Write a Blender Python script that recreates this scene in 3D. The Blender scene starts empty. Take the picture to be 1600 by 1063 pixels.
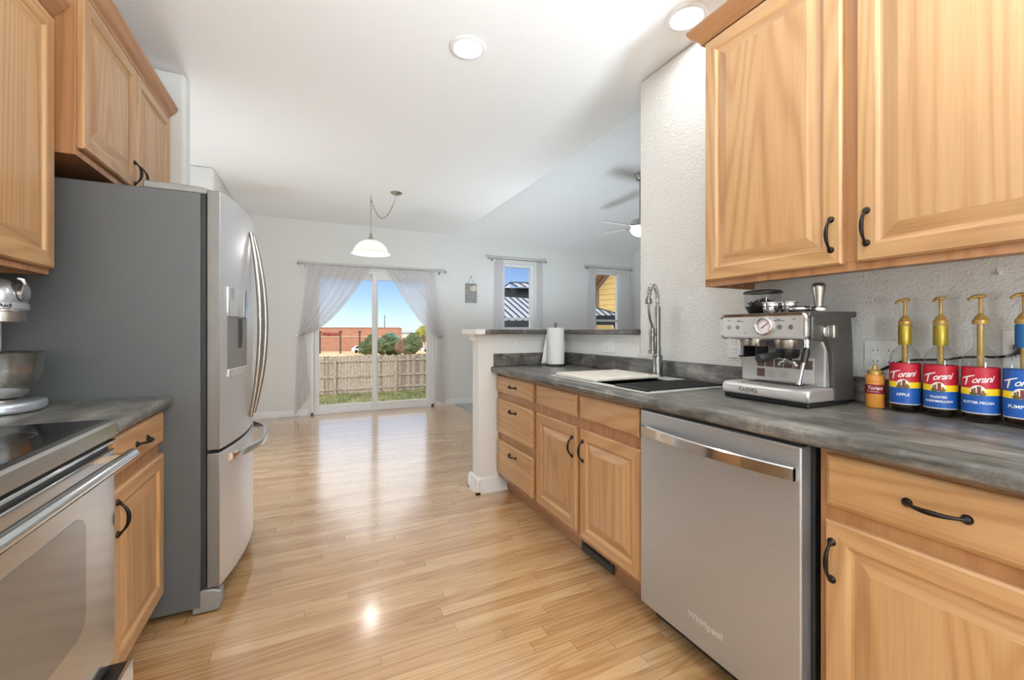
import bpy, bmesh, math, random
from mathutils import Vector, Matrix, noise
random.seed(7)
SC = bpy.context.scene
COL = SC.collection
PI = math.pi
# ------------------------------------------------------------------ camera
CAM_H = 1.19
THETA = math.atan(311 / 660.0)
cam_d = bpy.data.cameras.new('camera')
cam = bpy.data.objects.new('camera', cam_d)
COL.objects.link(cam)
cam_d.sensor_fit = 'HORIZONTAL'
cam_d.sensor_width = 36.0
cam_d.lens = 36.0 * 660 / 1600
cam_d.shift_y = -(531.5 - 517) / 1600
cam_d.clip_start = 0.02
cam_d.clip_end = 2000
cam.location = (0, 0, CAM_H)
cam.rotation_euler = (PI / 2, 0, -THETA)
SC.camera = cam
# ------------------------------------------------------------------ world, sun, exposure
w = bpy.data.worlds.new('sky_world')
SC.world = w
w.use_nodes = True
nt = w.node_tree
nt.nodes.clear()
sky = nt.nodes.new('ShaderNodeTexSky')
sky.sky_type = 'NISHITA'
sky.sun_disc = False
sky.sun_elevation = math.radians(38)
sky.sun_rotation = math.radians(165)
sky.altitude = 1700
sky.air_density = 0.8
sky.dust_density = 1.0
sky.ozone_density = 2.5
bg = nt.nodes.new('ShaderNodeBackground')
bg.inputs['Strength'].default_value = 0.15
wo = nt.nodes.new('ShaderNodeOutputWorld')
tint = nt.nodes.new('ShaderNodeMix')
tint.data_type = 'RGBA'
tint.blend_type = 'MULTIPLY'
tint.inputs[0].default_value = 1.0
tint.inputs[7].default_value = (0.92, 0.90, 0.97, 1)
nt.links.new(sky.outputs[0], tint.inputs[6])
# unseen bright band added high in the sky to whiten the floor reflection
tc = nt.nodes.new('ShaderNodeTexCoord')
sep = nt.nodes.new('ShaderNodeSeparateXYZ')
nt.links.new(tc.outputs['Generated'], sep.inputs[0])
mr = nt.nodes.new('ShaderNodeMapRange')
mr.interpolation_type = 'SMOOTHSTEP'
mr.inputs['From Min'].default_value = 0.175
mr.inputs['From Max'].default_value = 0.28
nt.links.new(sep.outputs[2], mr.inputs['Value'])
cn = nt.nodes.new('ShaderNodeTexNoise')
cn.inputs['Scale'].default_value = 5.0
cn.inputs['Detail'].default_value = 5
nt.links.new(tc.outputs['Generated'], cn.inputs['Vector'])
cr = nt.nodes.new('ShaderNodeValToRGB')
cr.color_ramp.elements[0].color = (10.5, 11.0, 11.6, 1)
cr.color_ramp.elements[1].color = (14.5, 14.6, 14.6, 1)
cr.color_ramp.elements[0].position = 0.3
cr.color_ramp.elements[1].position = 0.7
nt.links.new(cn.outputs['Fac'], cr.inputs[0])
bright_band = nt.nodes.new('ShaderNodeMix')
bright_band.data_type = 'RGBA'
nt.links.new(mr.outputs[0], bright_band.inputs[0])
nt.links.new(tint.outputs[2], bright_band.inputs[6])
nt.links.new(cr.outputs[0], bright_band.inputs[7])
nt.links.new(bright_band.outputs[2], bg.inputs[0])
nt.links.new(bg.outputs[0], wo.inputs[0])
sd = bpy.data.lights.new('sun', 'SUN')
sd.energy = 1.3
sd.angle = 0.01
sd.color = (1.0, 0.95, 0.87)
sun = bpy.data.objects.new('sun', sd)
COL.objects.link(sun)
sun.location = (-10, -20, 30)
sun.rotation_euler = (math.radians(52), 0, math.radians(-28))
SC.view_settings.view_transform = 'Standard'
SC.view_settings.look = 'None'
SC.view_settings.gamma = 1.0
SC.view_settings.use_curve_mapping = False
SC.view_settings.exposure = -0.08
SC.render.film_transparent = False
try:
    SC.cycles.use_denoising = True
    SC.cycles.max_bounces = 10
    SC.cycles.diffuse_bounces = 5
    SC.cycles.glossy_bounces = 5
    SC.cycles.transparent_max_bounces = 16
    SC.cycles.sample_clamp_indirect = 6.0
    SC.cycles.caustics_reflective = False
    SC.cycles.caustics_refractive = False
except Exception:
    pass
FILL_W = 640.0     # power of the added uplight behind the camera
FILL_COL = (.79, .905, 1.0)
CAN_W = 4.2       # power of one recessed lamp

# ------------------------------------------------------------------ materials
def s2l(c):
    return tuple((x / 255 / 12.92) if x / 255 <= 0.04045 else ((x / 255 + 0.055) / 1.055) ** 2.4 for x in c)
class NT:
    def __init__(self, name):
        self.m = bpy.data.materials.new(name)
        self.m.use_nodes = True
        self.t = self.m.node_tree
        self.t.nodes.clear()
        self.out = self.n('ShaderNodeOutputMaterial')
    def n(self, typ, **kw):
        x = self.t.nodes.new(typ)
        for k, v in kw.items():
            setattr(x, k, v)
        return x
    def l(self, a, b):
        self.t.links.new(a, b)
    def bsdf(self, **kw):
        b = self.n('ShaderNodeBsdfPrincipled')
        for k, v in kw.items():
            b.inputs[k.replace('_', ' ')].default_value = v
        self.l(b.outputs[0], self.out.inputs[0])
        return b
    def math(self, op, a, b=None, clamp=False):
        x = self.n('ShaderNodeMath', operation=op, use_clamp=clamp)
        for i, v in enumerate((a, b)):
            if v is None:
                continue
            if isinstance(v, (int, float)):
                x.inputs[i].default_value = v
            else:
                self.l(v, x.inputs[i])
        return x.outputs[0]
    def ramp(self, fac, stops):
        r = self.n('ShaderNodeValToRGB')
        e = r.color_ramp.elements
        while len(e) < len(stops):
            e.new(0.5)
        for el, (p, c) in zip(e, stops):
            el.position = p
            el.color = (*c, 1)
        self.l(fac, r.inputs[0])
        return r.outputs[0]
    def noise(self, vec, scale, detail=2, rough=0.5, dist=0.0):
        x = self.n('ShaderNodeTexNoise')
        x.inputs['Scale'].default_value = scale
        x.inputs['Detail'].default_value = detail
        x.inputs['Roughness'].default_value = rough
        x.inputs['Distortion'].default_value = dist
        if vec is not None:
            self.l(vec, x.inputs['Vector'])
        return x.outputs['Fac']
    def mapping(self, vec, scale=(1, 1, 1), loc=None):
        x = self.n('ShaderNodeMapping')
        x.inputs['Scale'].default_value = scale
        self.l(vec, x.inputs['Vector'])
        if loc is not None:
            if isinstance(loc, tuple):
                x.inputs['Location'].default_value = loc
            else:
                self.l(loc, x.inputs['Location'])
        return x.outputs[0]
    def objco(self):
        return self.n('ShaderNodeTexCoord').outputs['Object']
    def mix(self, fac, a, b, blend='MIX'):
        x = self.n('ShaderNodeMix', data_type='RGBA', blend_type=blend)
        for s, v in ((x.inputs[0], fac), (x.inputs[6], a), (x.inputs[7], b)):
            if isinstance(v, (int, float)):
                s.default_value = v
            elif isinstance(v, tuple):
                s.default_value = (*v, 1)
            else:
                self.l(v, s)
        return x.outputs[2]
    def bump(self, h, strength, dist, b):
        x = self.n('ShaderNodeBump')
        x.inputs['Strength'].default_value = strength
        x.inputs['Distance'].default_value = dist
        self.l(h, x.inputs['Height'])
        self.l(x.outputs[0], b.inputs['Normal'])
M = {}
def plain(name, rgb, rough=0.5, metal=0.0, bump=None, spec=0.5, var=0.0, vs=8.0, **kw):
    t = NT(name)
    b = t.bsdf(Roughness=rough, Metallic=metal)
    b.inputs['Specular IOR Level'].default_value = spec
    c = s2l(rgb)
    b.inputs['Base Color'].default_value = (*c, 1)
    for k, v in kw.items():
        b.inputs[k.replace('_', ' ')].default_value = v
    if var:
        f = t.noise(t.objco(), vs, 4)
        lo = tuple(x * (1 - var) for x in c)
        hi = tuple(min(1, x * (1 + var)) for x in c)
        t.l(t.ramp(f, [(0.3, lo), (0.7, hi)]), b.inputs['Base Color'])
    if bump:
        f = t.noise(t.objco(), bump[0], 3)
        t.bump(f, bump[1], bump[2], b)
    M[name] = t.m
    return t.m
def wood(name, axis, light, mid, dark, rough=0.38):
    """flat sawn oak: contour lines of a stretched noise plus fine pores; axis = grain direction"""
    t = NT(name)
    b = t.bsdf(Roughness=rough)
    b.inputs['Coat Weight'].default_value = 0.25
    b.inputs['Coat Roughness'].default_value = 0.25
    rnd = t.n('ShaderNodeObjectInfo').outputs['Random']
    comb = t.n('ShaderNodeCombineXYZ')
    for i, k in enumerate((37.0, 53.0, 71.0)):
        t.l(t.math('MULTIPLY', rnd, k), comb.inputs[i])
    co = t.objco()
    i = 'xyz'.index(axis)
    s1 = [3.4] * 3; s1[i] = 0.30
    s2 = [170.0] * 3; s2[i] = 4.0
    s3 = [13.0] * 3; s3[i] = 0.35
    c1 = t.noise(t.mapping(co, tuple(s1), comb.outputs[0]), 1.0, 1.5, 0.4)
    line = t.math('SINE', t.math('MULTIPLY', c1, 120.0))
    line = t.math('POWER', t.math('ADD', t.math('MULTIPLY', line, 0.5), 0.5), 2.2)
    fine = t.noise(t.mapping(co, tuple(s2), comb.outputs[0]), 1.0, 3, 0.6)
    broad = t.noise(t.mapping(co, tuple(s3), comb.outputs[0]), 1.0, 2, 0.5)
    f = t.math('ADD', t.math('MULTIPLY', line, 0.21), t.math('MULTIPLY', fine, 0.38))
    f = t.math('ADD', f, t.math('MULTIPLY', broad, 0.50))
    c = t.ramp(f, [(0.25, s2l(light)), (0.55, s2l(mid)), (0.95, s2l(dark))])
    hsv = t.n('ShaderNodeHueSaturation')
    t.l(t.math('ADD', t.math('MULTIPLY', rnd, 0.14), 0.93), hsv.inputs['Value'])
    t.l(c, hsv.inputs['Color'])
    t.l(hsv.outputs[0], b.inputs['Base Color'])
    t.bump(fine, 0.12, 0.002, b)
    M[name] = t.m
OAK = ((196, 157, 112), (179, 136, 91), (143, 98, 59))
wood('oak_z', 'z', *OAK)
wood('oak_y', 'y', *OAK)
wood('oak_x', 'x', *OAK)
DK = ((175, 129, 87), (159, 111, 71), (124, 80, 47))
wood('oak_frame_z', 'z', *DK)
wood('oak_frame_y', 'y', *DK)
def floor_mat():
    t = NT('oak_floor')
    b = t.bsdf(Roughness=0.2)
    b.inputs['Coat IOR'].default_value = 1.6
    b.inputs['IOR'].default_value = 1.6
    b.inputs['Coat Weight'].default_value = 1.0
    b.inputs['Coat Roughness'].default_value = 0.14
    co = t.objco()
    sx = t.n('ShaderNodeSeparateXYZ')
    t.l(co, sx.inputs[0])
    X, Y = sx.outputs[0], sx.outputs[1]
    PW = 0.0572
    yr = t.math('DIVIDE', Y, PW)
    row = t.math('FLOOR', yr)
    wn = t.n('ShaderNodeTexWhiteNoise', noise_dimensions='1D')
    t.l(row, wn.inputs['W'])
    L = t.math('ADD', t.math('MULTIPLY', wn.outputs['Value'], 0.5), 0.55)
    xs = t.math('DIVIDE', t.math('ADD', X, t.math('MULTIPLY', wn.outputs['Value'], 7.3)), L)
    idx = t.math('FLOOR', xs)
    wn2 = t.n('ShaderNodeTexWhiteNoise', noise_dimensions='2D')
    cv = t.n('ShaderNodeCombineXYZ')
    t.l(row, cv.inputs[0]); t.l(idx, cv.inputs[1])
    t.l(cv.outputs[0], wn2.inputs['Vector'])
    pid = wn2.outputs['Value']
    off = t.n('ShaderNodeCombineXYZ')
    t.l(t.math('MULTIPLY', pid, 91.0), off.inputs[0])
    t.l(t.math('MULTIPLY', pid, 47.0), off.inputs[1])
    c1 = t.noise(t.mapping(co, (0.7, 9.0, 1), off.outputs[0]), 1.0, 1.5, 0.45)
    line = t.math('SINE', t.math('MULTIPLY', c1, 70.0))
    line = t.math('POWER', t.math('ADD', t.math('MULTIPLY', line, 0.5), 0.5), 2.0)
    fine = t.noise(t.mapping(co, (6, 170, 1), off.outputs[0]), 1.0, 3, 0.6)
    f = t.math('ADD', t.math('MULTIPLY', line, 0.22), t.math('MULTIPLY', fine, 0.44))
    f = t.math('ADD', f, t.math('MULTIPLY', pid, 0.34))
    c = t.ramp(f, [(0.20, s2l((206, 170, 126))), (0.5, s2l((186, 144, 99))), (0.9, s2l((150, 105, 64)))])
    # seams
    fy = t.math('FRACT', yr)
    fx = t.math('FRACT', xs)
    seam = t.math('MAXIMUM', t.math('LESS_THAN', fy, 0.022), t.math('LESS_THAN', fx, 0.0022))
    c = t.mix(t.math('MULTIPLY', seam, 0.75), c, s2l((70, 42, 22)))
    t.l(c, b.inputs['Base Color'])
    big = t.noise(co, 2.5, 4)
    rr = t.math('ADD', t.math('MULTIPLY', big, 0.12), t.math('ADD', t.math('MULTIPLY', fine, 0.12), 0.1))
    t.l(rr, b.inputs['Roughness'])
    h = t.math('SUBTRACT', t.math('ADD', t.math('MULTIPLY', fine, 0.15), t.math('MULTIPLY', pid, 0.25)), seam)
    t.bump(h, 0.25, 0.001, b)
    M['oak_floor'] = t.m
floor_mat()
def counter_mat():
    t = NT('grey_laminate')
    b = t.bsdf(Roughness=0.3)
    co = t.objco()
    n1 = t.noise(t.mapping(co, (7, 2.2, 7)), 1.0, 6, 0.62, 1.4)
    n2 = t.noise(t.mapping(co, (90, 14, 60)), 1.0, 4, 0.7)
    n3 = t.noise(co, 11.0, 5, 0.7, 0.8)
    f = t.math('ADD', t.math('MULTIPLY', n1, 0.50), t.math('MULTIPLY', n2, 0.26))
    f = t.math('ADD', f, t.math('MULTIPLY', n3, 0.26))
    c = t.ramp(f, [(0.37, s2l((42, 40, 36))), (0.47, s2l((78, 75, 69))), (0.54, s2l((104, 101, 96))), (0.65, s2l((150, 143, 133)))])
    t.l(c, b.inputs['Base Color'])
    t.bump(n2, 0.08, 0.001, b)
    M['laminate'] = t.m
counter_mat()
def steel(name, rgb, rough, axis, k=0.12, metal=1.0):
    t = NT(name)
    b = t.bsdf(Roughness=rough, Metallic=metal)
    co = t.objco()
    s = [260.0] * 3
    s['xyz'.index(axis)] = 2.0
    n = t.noise(t.mapping(co, tuple(s)), 1.0, 3, 0.6)
    c = s2l(rgb)
    t.l(t.ramp(n, [(0.25, tuple(x * (1 - k) for x in c)), (0.75, c)]), b.inputs['Base Color'])
    t.l(t.math('ADD', t.math('MULTIPLY', n, 0.12), rough - 0.06), b.inputs['Roughness'])
    t.bump(n, 0.04, 0.001, b)
    M[name] = t.m
steel('steel_y', (186, 187, 189), 0.36, 'y', 0.07, 0.7)
steel('steel_z', (222, 222, 225), 0.32, 'z', 0.04, 0.72)
plain('steel_espresso', (206, 204, 201), 0.36, 0.65, bump=(300, 0.03, 0.0004))
steel('oven_steel', (205, 203, 200), 0.16, 'y', 0.1)
plain('chrome', (222, 222, 222), 0.1, 1.0)
plain('nickel', (178, 175, 168), 0.28, 1.0)
plain('faucet_nickel', (142, 140, 136), 0.26, 1.0, bump=(300, 0.02, 0.0004))
plain('bronze', (42, 38, 36), 0.32, 0.85)
plain('wall_paint', (229, 229, 226), 0.85, bump=(150, 0.5, 0.004), spec=0.25)
plain('wall_paint_rough', (224, 223, 219), 0.85, bump=(110, 0.9, 0.006), spec=0.25)
plain('ceiling_paint', (240, 240, 239), 0.9, bump=(130, 0.4, 0.004), spec=0.2)
plain('trim_white', (232, 232, 230), 0.45, bump=(40, 0.03, 0.001))
plain('vinyl_white', (236, 237, 238), 0.4, bump=(40, 0.02, 0.001))
plain('plate_white', (232, 231, 228), 0.4, bump=(60, 0.02, 0.0005))
plain('slot_dark', (60, 58, 56), 0.6, var=0.1)
plain('carpet_grey', (200, 198, 192), 1.0, bump=(400, 0.8, 0.01), spec=0.1, var=0.08, vs=200)
plain('fridge_side', (94, 95, 95), 0.42, 0.25, bump=(500, 0.15, 0.001), spec=0.4)
plain('fridge_grey', (140, 139, 136), 0.4, 0.3, bump=(300, 0.05, 0.001))
plain('door_edge', (122, 118, 114), 0.4, 0.5, bump=(300, 0.05, 0.001))
plain('rim_grey', (214, 213, 209), 0.35, 0.3, bump=(60, 0.02, 0.0005))
plain('bowl_steel', (196, 194, 190), 0.17, 1.0, bump=(40, 0.02, 0.0005))
plain('rubber_dark', (38, 38, 38), 0.6, var=0.1)
plain('black_plastic', (22, 22, 23), 0.35, var=0.1)
plain('black_gloss', (10, 10, 12), 0.06, var=0.1, spec=0.6)
plain('dispenser_grey', (120, 121, 119), 0.45, var=0.05)
plain('oven_glass', (150, 147, 143), 0.12, 0.75, var=0.05)
plain('granite_black', (24, 25, 27), 0.55, var=0.3, vs=120)
plain('board_cream', (222, 216, 203), 0.5, var=0.05, vs=20)
plain('paper_white', (238, 238, 238), 0.9, bump=(160, 0.3, 0.002), spec=0.1)
plain('mixer_silver', (186, 190, 196), 0.28, 0.6, bump=(300, 0.03, 0.0005))
plain('espresso_side', (98, 95, 92), 0.38, 0.6, bump=(300, 0.04, 0.0005))
plain('gold_plastic', (186, 150, 82), 0.35, 0.35, var=0.06)
plain('gold_foil', (176, 152, 58), 0.3, 0.55, var=0.08)
plain('label_red', (186, 26, 48), 0.45, var=0.05)
plain('label_yellow', (244, 208, 30), 0.45, var=0.04)
plain('label_blue', (24, 84, 162), 0.45, var=0.05)
plain('seal_blue', (20, 92, 148), 0.4, var=0.05)
plain('ink_white', (240, 238, 232), 0.5, var=0.02)
plain('ink_brown', (120, 78, 40), 0.5, var=0.2, vs=200)
plain('ink_dark', (52, 42, 40), 0.5, var=0.1)
plain('ink_green', (70, 92, 50), 0.5, var=0.2, vs=200)
plain('caramel', (214, 142, 58), 0.45, var=0.05)
plain('maroon', (136, 26, 46), 0.45, var=0.05)
plain('sticker_grey', (196, 192, 186), 0.45, var=0.03)
plain('sticker_brown', (92, 66, 62), 0.5, var=0.25, vs=300)
plain('gauge_face', (226, 214, 214), 0.4, var=0.02)
plain('gauge_pink', (214, 150, 156), 0.4, var=0.02)
plain('bean_brown', (40, 26, 20), 0.4, var=0.4, vs=150)

plain('fan_blade', (216, 214, 210), 0.5, var=0.04)
plain('art_grey', (150, 149, 146), 0.7, var=0.45, vs=60)
plain('art_cream', (214, 202, 178), 0.7, var=0.1, vs=60)
# outdoors
plain('fence_wood', (190, 174, 160), 0.9, var=0.28, vs=9)
plain('fence_wood_dark', (162, 146, 134), 0.9, var=0.25, vs=9)
plain('lawn', (130, 128, 88), 0.95, var=0.45, vs=2.2)
plain('grass_green', (122, 136, 88), 0.9, var=0.4, vs=1.5)
plain('grass_straw', (176, 164, 112), 0.9, var=0.3, vs=1.5)
plain('dry_ground', (206, 176, 138), 0.95, var=0.15, vs=0.15)
plain('stone_trim', (222, 200, 176), 0.9, var=0.05)
plain('pole_dark', (84, 72, 64), 0.7, var=0.1)
plain('sign_red', (160, 70, 66), 0.6, var=0.1)
plain('roof_teal', (70, 150, 138), 0.7, var=0.1, vs=0.6)
plain('wall_tan', (206, 196, 178), 0.9, var=0.05)
plain('leaf_dark', (98, 110, 78), 0.95, var=0.5, vs=1.2)
plain('leaf_yellow', (160, 160, 90), 0.95, var=0.4, vs=1.2)
plain('twig_brown', (130, 108, 92), 0.95, var=0.3, vs=1.2)
plain('car_white', (226, 228, 230), 0.3, var=0.03)
plain('car_glass', (40, 46, 52), 0.15, var=0.1)
plain('hill_blue', (140, 150, 158), 1.0, var=0.12, vs=0.02)
plain('metal_roof', (168, 172, 184), 0.55, 0.0, var=0.06, vs=3)
plain('roof_seam', (44, 46, 56), 0.5, var=0.1)
plain('dark_siding', (56, 60, 66), 0.85, var=0.15, vs=3)
plain('yellow_siding', (240, 204, 136), 0.8, var=0.06, vs=4)
plain('brown_trim', (160, 128, 104), 0.8, var=0.08)
plain('soffit_white', (226, 222, 214), 0.8, var=0.04)
def brick():
    t = NT('brick_red')
    b = t.bsdf(Roughness=0.9)
    br = t.n('ShaderNodeTexBrick')
    br.inputs['Scale'].default_value = 1.0
    br.inputs['Color1'].default_value = (*s2l((192, 140, 116)), 1)
    br.inputs['Color2'].default_value = (*s2l((180, 126, 102)), 1)
    br.inputs['Mortar'].default_value = (*s2l((200, 160, 140)), 1)
    br.inputs['Brick Width'].default_value = 0.8
    br.inputs['Row Height'].default_value = 0.4
    br.inputs['Mortar Size'].default_value = 0.02
    mp = t.n('ShaderNodeMapping')
    mp.inputs['Rotation'].default_value = (PI / 2, 0, 0)
    t.l(t.objco(), mp.inputs[0])
    t.l(mp.outputs[0], br.inputs[0])
    t.l(br.outputs[0], b.inputs['Base Color'])
    M['brick_red'] = t.m
brick()
def thin_glass(name, tint, ior=1.45, rough=0.0):
    t = NT(name)
    tr = t.n('ShaderNodeBsdfTransparent')
    tr.inputs[0].default_value = (*tint, 1)
    gl = t.n('ShaderNodeBsdfGlossy')
    gl.inputs['Roughness'].default_value = rough
    lw = t.n('ShaderNodeLayerWeight')
    lw.inputs[0].default_value = 0.5
    f0 = ((ior - 1) / (ior + 1)) ** 2
    fac = t.math('ADD', t.math('MULTIPLY', t.math('POWER', lw.outputs['Facing'], 3.2), .9), f0)
    mx = t.n('ShaderNodeMixShader')
    t.l(fac, mx.inputs[0]); t.l(tr.outputs[0], mx.inputs[1]); t.l(gl.outputs[0], mx.inputs[2])
    t.l(mx.outputs[0], t.out.inputs[0])
    M[name] = t.m
thin_glass('window_glass', (0.97, 0.98, 0.98), 1.02)
thin_glass('bottle_glass', (0.94, 0.955, 0.94), 1.45, 0.02)
thin_glass('hopper_clear', (0.86, 0.87, 0.88), 1.45, 0.05)
thin_glass('syrup', (0.62, 0.43, 0.20), 1.35, 0.05)
def sheer():
    t = NT('sheer_fabric')
    wv = t.noise(t.mapping(t.objco(), (400, 400, 400)), 1.0, 2)
    di = t.n('ShaderNodeBsdfDiffuse'); di.inputs[0].default_value = (*s2l((228, 226, 230)), 1)
    tl = t.n('ShaderNodeBsdfTranslucent'); tl.inputs[0].default_value = (*s2l((251, 249, 251)), 1)
    tr = t.n('ShaderNodeBsdfTransparent')
    m1 = t.n('ShaderNodeMixShader'); m1.inputs[0].default_value = 0.70
    t.l(di.outputs[0], m1.inputs[1]); t.l(tl.outputs[0], m1.inputs[2])
    m2 = t.n('ShaderNodeMixShader')
    t.l(t.math('ADD', t.math('MULTIPLY', wv, 0.3), 0.10), m2.inputs[0])
    t.l(m1.outputs[0], m2.inputs[1]); t.l(tr.outputs[0], m2.inputs[2])
    t.l(m2.outputs[0], t.out.inputs[0])
    M['sheer'] = t.m
sheer()
def frosted():
    t = NT('shade_frost')
    di = t.n('ShaderNodeBsdfDiffuse'); di.inputs[0].default_value = (.8, .79, .77, 1)
    tl = t.n('ShaderNodeBsdfTranslucent'); tl.inputs[0].default_value = (.9, .88, .85, 1)
    gl = t.n('ShaderNodeBsdfGlossy'); gl.inputs['Roughness'].default_value = .3
    m1 = t.n('ShaderNodeMixShader'); m1.inputs[0].default_value = 0.55
    t.l(di.outputs[0], m1.inputs[1]); t.l(tl.outputs[0], m1.inputs[2])
    m2 = t.n('ShaderNodeMixShader'); m2.inputs[0].default_value = 0.06
    t.l(m1.outputs[0], m2.inputs[1]); t.l(gl.outputs[0], m2.inputs[2])
    t.l(m2.outputs[0], t.out.inputs[0])
    M['shade_frost'] = t.m
frosted()
def emit(name, rgb, s):
    t = NT(name)
    e = t.n('ShaderNodeEmission')
    e.inputs[0].default_value = (*rgb, 1)
    e.inputs[1].default_value = s
    t.l(e.outputs[0], t.out.inputs[0])
    M[name] = t.m
emit('lamp_diffuser', (1, 0.97, 0.93), 4.0)
emit('fill_globe', (.9, .96, 1.0), 125)  # glow of the unseen globes added as fill
emit('fill_globe_soft', (.88, .95, 1.0), 40)
emit('fan_bowl', (1, .98, .95), 9)
emit('fan_lamp', (1, 0.97, 0.94), 1.3)

# ------------------------------------------------------------------ mesh helpers
def root_of(o):
    while o.parent is not None:
        o = o.parent
    return o
class MB:
    def __init__(self):
        self.v, self.f, self.mi = [], [], []
    def add(self, vs, fs, m=0):
        b = len(self.v)
        self.v += [tuple(x) for x in vs]
        self.f += [tuple(b + i for i in f) for f in fs]
        self.mi += [m] * len(fs)
        return self
    def box(self, x0, x1, y0, y1, z0, z1, m=0):
        x0, x1 = sorted((x0, x1)); y0, y1 = sorted((y0, y1)); z0, z1 = sorted((z0, z1))
        v = [(x, y, z) for x in (x0, x1) for y in (y0, y1) for z in (z0, z1)]
        return self.add(v, [(0, 1, 3, 2), (4, 6, 7, 5), (0, 4, 5, 1), (2, 3, 7, 6), (0, 2, 6, 4), (1, 5, 7, 3)], m)
    def lathe(self, c, prof, seg=32, m=0, axis='z', cap=True):
        """prof: list of (r, h) along the axis from c"""
        vs, fs = [], []
        n = len(prof)
        for (r, h) in prof:
            for k in range(seg):
                a = 2 * PI * k / seg
                p = (r * math.cos(a), r * math.sin(a), h)
                if axis == 'x': p = (p[2], p[0], p[1])
                elif axis == 'y': p = (p[0], p[2], p[1])
                vs.append((c[0] + p[0], c[1] + p[1], c[2] + p[2]))
        fl = axis == 'y'
        for i in range(n - 1):
            for k in range(seg):
                q = (i * seg + k, i * seg + (k + 1) % seg, (i + 1) * seg + (k + 1) % seg, (i + 1) * seg + k)
                fs.append(q[::-1] if fl else q)
        if cap:
            a, b = tuple(range(seg)), tuple(range((n - 1) * seg, n * seg))
            if prof[0][0] > 1e-6: fs.append(a if fl else a[::-1])
            if prof[-1][0] > 1e-6: fs.append(b[::-1] if fl else b)
        return self.add(vs, fs, m)
    def tube(self, pts, r, seg=12, m=0, cap=True):
        pts = [Vector(p) for p in pts]
        n = len(pts)
        rs = r if isinstance(r, (list, tuple)) else [r] * n
        vs, fs = [], []
        up = None
        for i, p in enumerate(pts):
            d = (pts[min(i + 1, n - 1)] - pts[max(i - 1, 0)]).normalized()
            if up is None:
                up = Vector((0, 0, 1)) if abs(d.z) < 0.9 else Vector((1, 0, 0))
            sx = d.cross(up)
            if sx.length < 1e-6: sx = d.cross(Vector((0, 1, 0)))
            sx.normalize()
            up = sx.cross(d).normalized()
            for k in range(seg):
                a = 2 * PI * k / seg
                q = p + (sx * math.cos(a) + up * math.sin(a)) * rs[i]
                vs.append(q)
        for i in range(n - 1):
            for k in range(seg):
                fs.append((i * seg + k, i * seg + (k + 1) % seg, (i + 1) * seg + (k + 1) % seg, (i + 1) * seg + k))
        if cap:
            fs.append(tuple(range(seg))[::-1]); fs.append(tuple(range((n - 1) * seg, n * seg)))
        return self.add(vs, fs, m)
    def prism(self, poly, a0, a1, axis='y', m=0):
        """poly of 2-D points extruded along axis; 2-D coords are the other two axes in order"""
        def P(p, a):
            if axis == 'x': return (a, p[0], p[1])
            if axis == 'y': return (p[0], a, p[1])
            return (p[0], p[1], a)
        n = len(poly)
        vs = [P(p, a0) for p in poly] + [P(p, a1) for p in poly]
        fs = [(i, (i + 1) % n, n + (i + 1) % n, n + i) for i in range(n)]
        fs += [tuple(range(n))[::-1], tuple(range(n, 2 * n))]
        return self.add(vs, fs, m)
    def grid(self, fn, nu, nv, m=0, flip=False):
        vs = [fn(i / nu, j / nv) for j in range(nv + 1) for i in range(nu + 1)]
        fs = []
        for j in range(nv):
            for i in range(nu):
                a = j * (nu + 1) + i
                q = (a, a + 1, a + nu + 2, a + nu + 1)
                fs.append(q[::-1] if flip else q)
        return self.add(vs, fs, m)
    def sphere(self, c, r, sub=2, m=0, sc=(1, 1, 1), jit=0.0, fr=1.5, seed=0):
        bm = bmesh.new()
        bmesh.ops.create_icosphere(bm, subdivisions=sub, radius=1)
        vs = []
        for v in bm.verts:
            d = v.co.copy()
            k = 1.0
            if jit:
                k += jit * noise.noise(d * fr + Vector((seed, seed * 1.7, 3.1))) + 0.6 * jit * noise.noise(d * fr * 4 + Vector((seed, 5, 1)))
            vs.append((c[0] + d.x * r * sc[0] * k, c[1] + d.y * r * sc[1] * k, c[2] + d.z * r * sc[2] * k))
        fs = [[v.index for v in f.verts] for f in bm.faces]
        bm.free()
        return self.add(vs, fs, m)
    def text(self, s, size, place, m=0, shear=0.0, ext=0.0, bold=0.0, align='CENTER', space=1.0):
        """place(x, y, z) maps the flat text to its surface"""
        cu = bpy.data.curves.new('t', 'FONT')
        cu.body = s; cu.size = size; cu.shear = shear; cu.extrude = ext; cu.offset = bold
        cu.align_x = align; cu.align_y = 'CENTER'; cu.resolution_u = 3; cu.space_character = space
        o = bpy.data.objects.new('t', cu)
        me = bpy.data.meshes.new_from_object(o)
        vs = [place(v.co.x, v.co.y, v.co.z) for v in me.vertices]
        fs = [tuple(p.vertices) for p in me.polygons]
        bpy.data.objects.remove(o); bpy.data.curves.remove(cu); bpy.data.meshes.remove(me)
        return self.add(vs, fs, m)
    def build(self, name, mats, parent=None, bevel=0.0, smooth=35, label=None, seg=2, fixn=True):
        me = bpy.data.meshes.new(name)
        off = Vector(root_of(parent).location) if parent is not None else Vector((0, 0, 0))
        me.from_pydata([tuple(Vector(v) - off) for v in self.v], [], self.f)
        for k in (mats if isinstance(mats, (list, tuple)) else [mats]):
            me.materials.append(M[k])
        for p, i in zip(me.polygons, self.mi):
            p.material_index = i
        if fixn:
            bm = bmesh.new(); bm.from_mesh(me)
            bmesh.ops.recalc_face_normals(bm, faces=bm.faces)
            bm.to_mesh(me); bm.free()
        if smooth:
            for p in me.polygons: p.use_smooth = True
            me.set_sharp_from_angle(angle=math.radians(smooth))
        me.update()
        o = bpy.data.objects.new(name, me)
        COL.objects.link(o)
        if parent is not None: o.parent = parent
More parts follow.
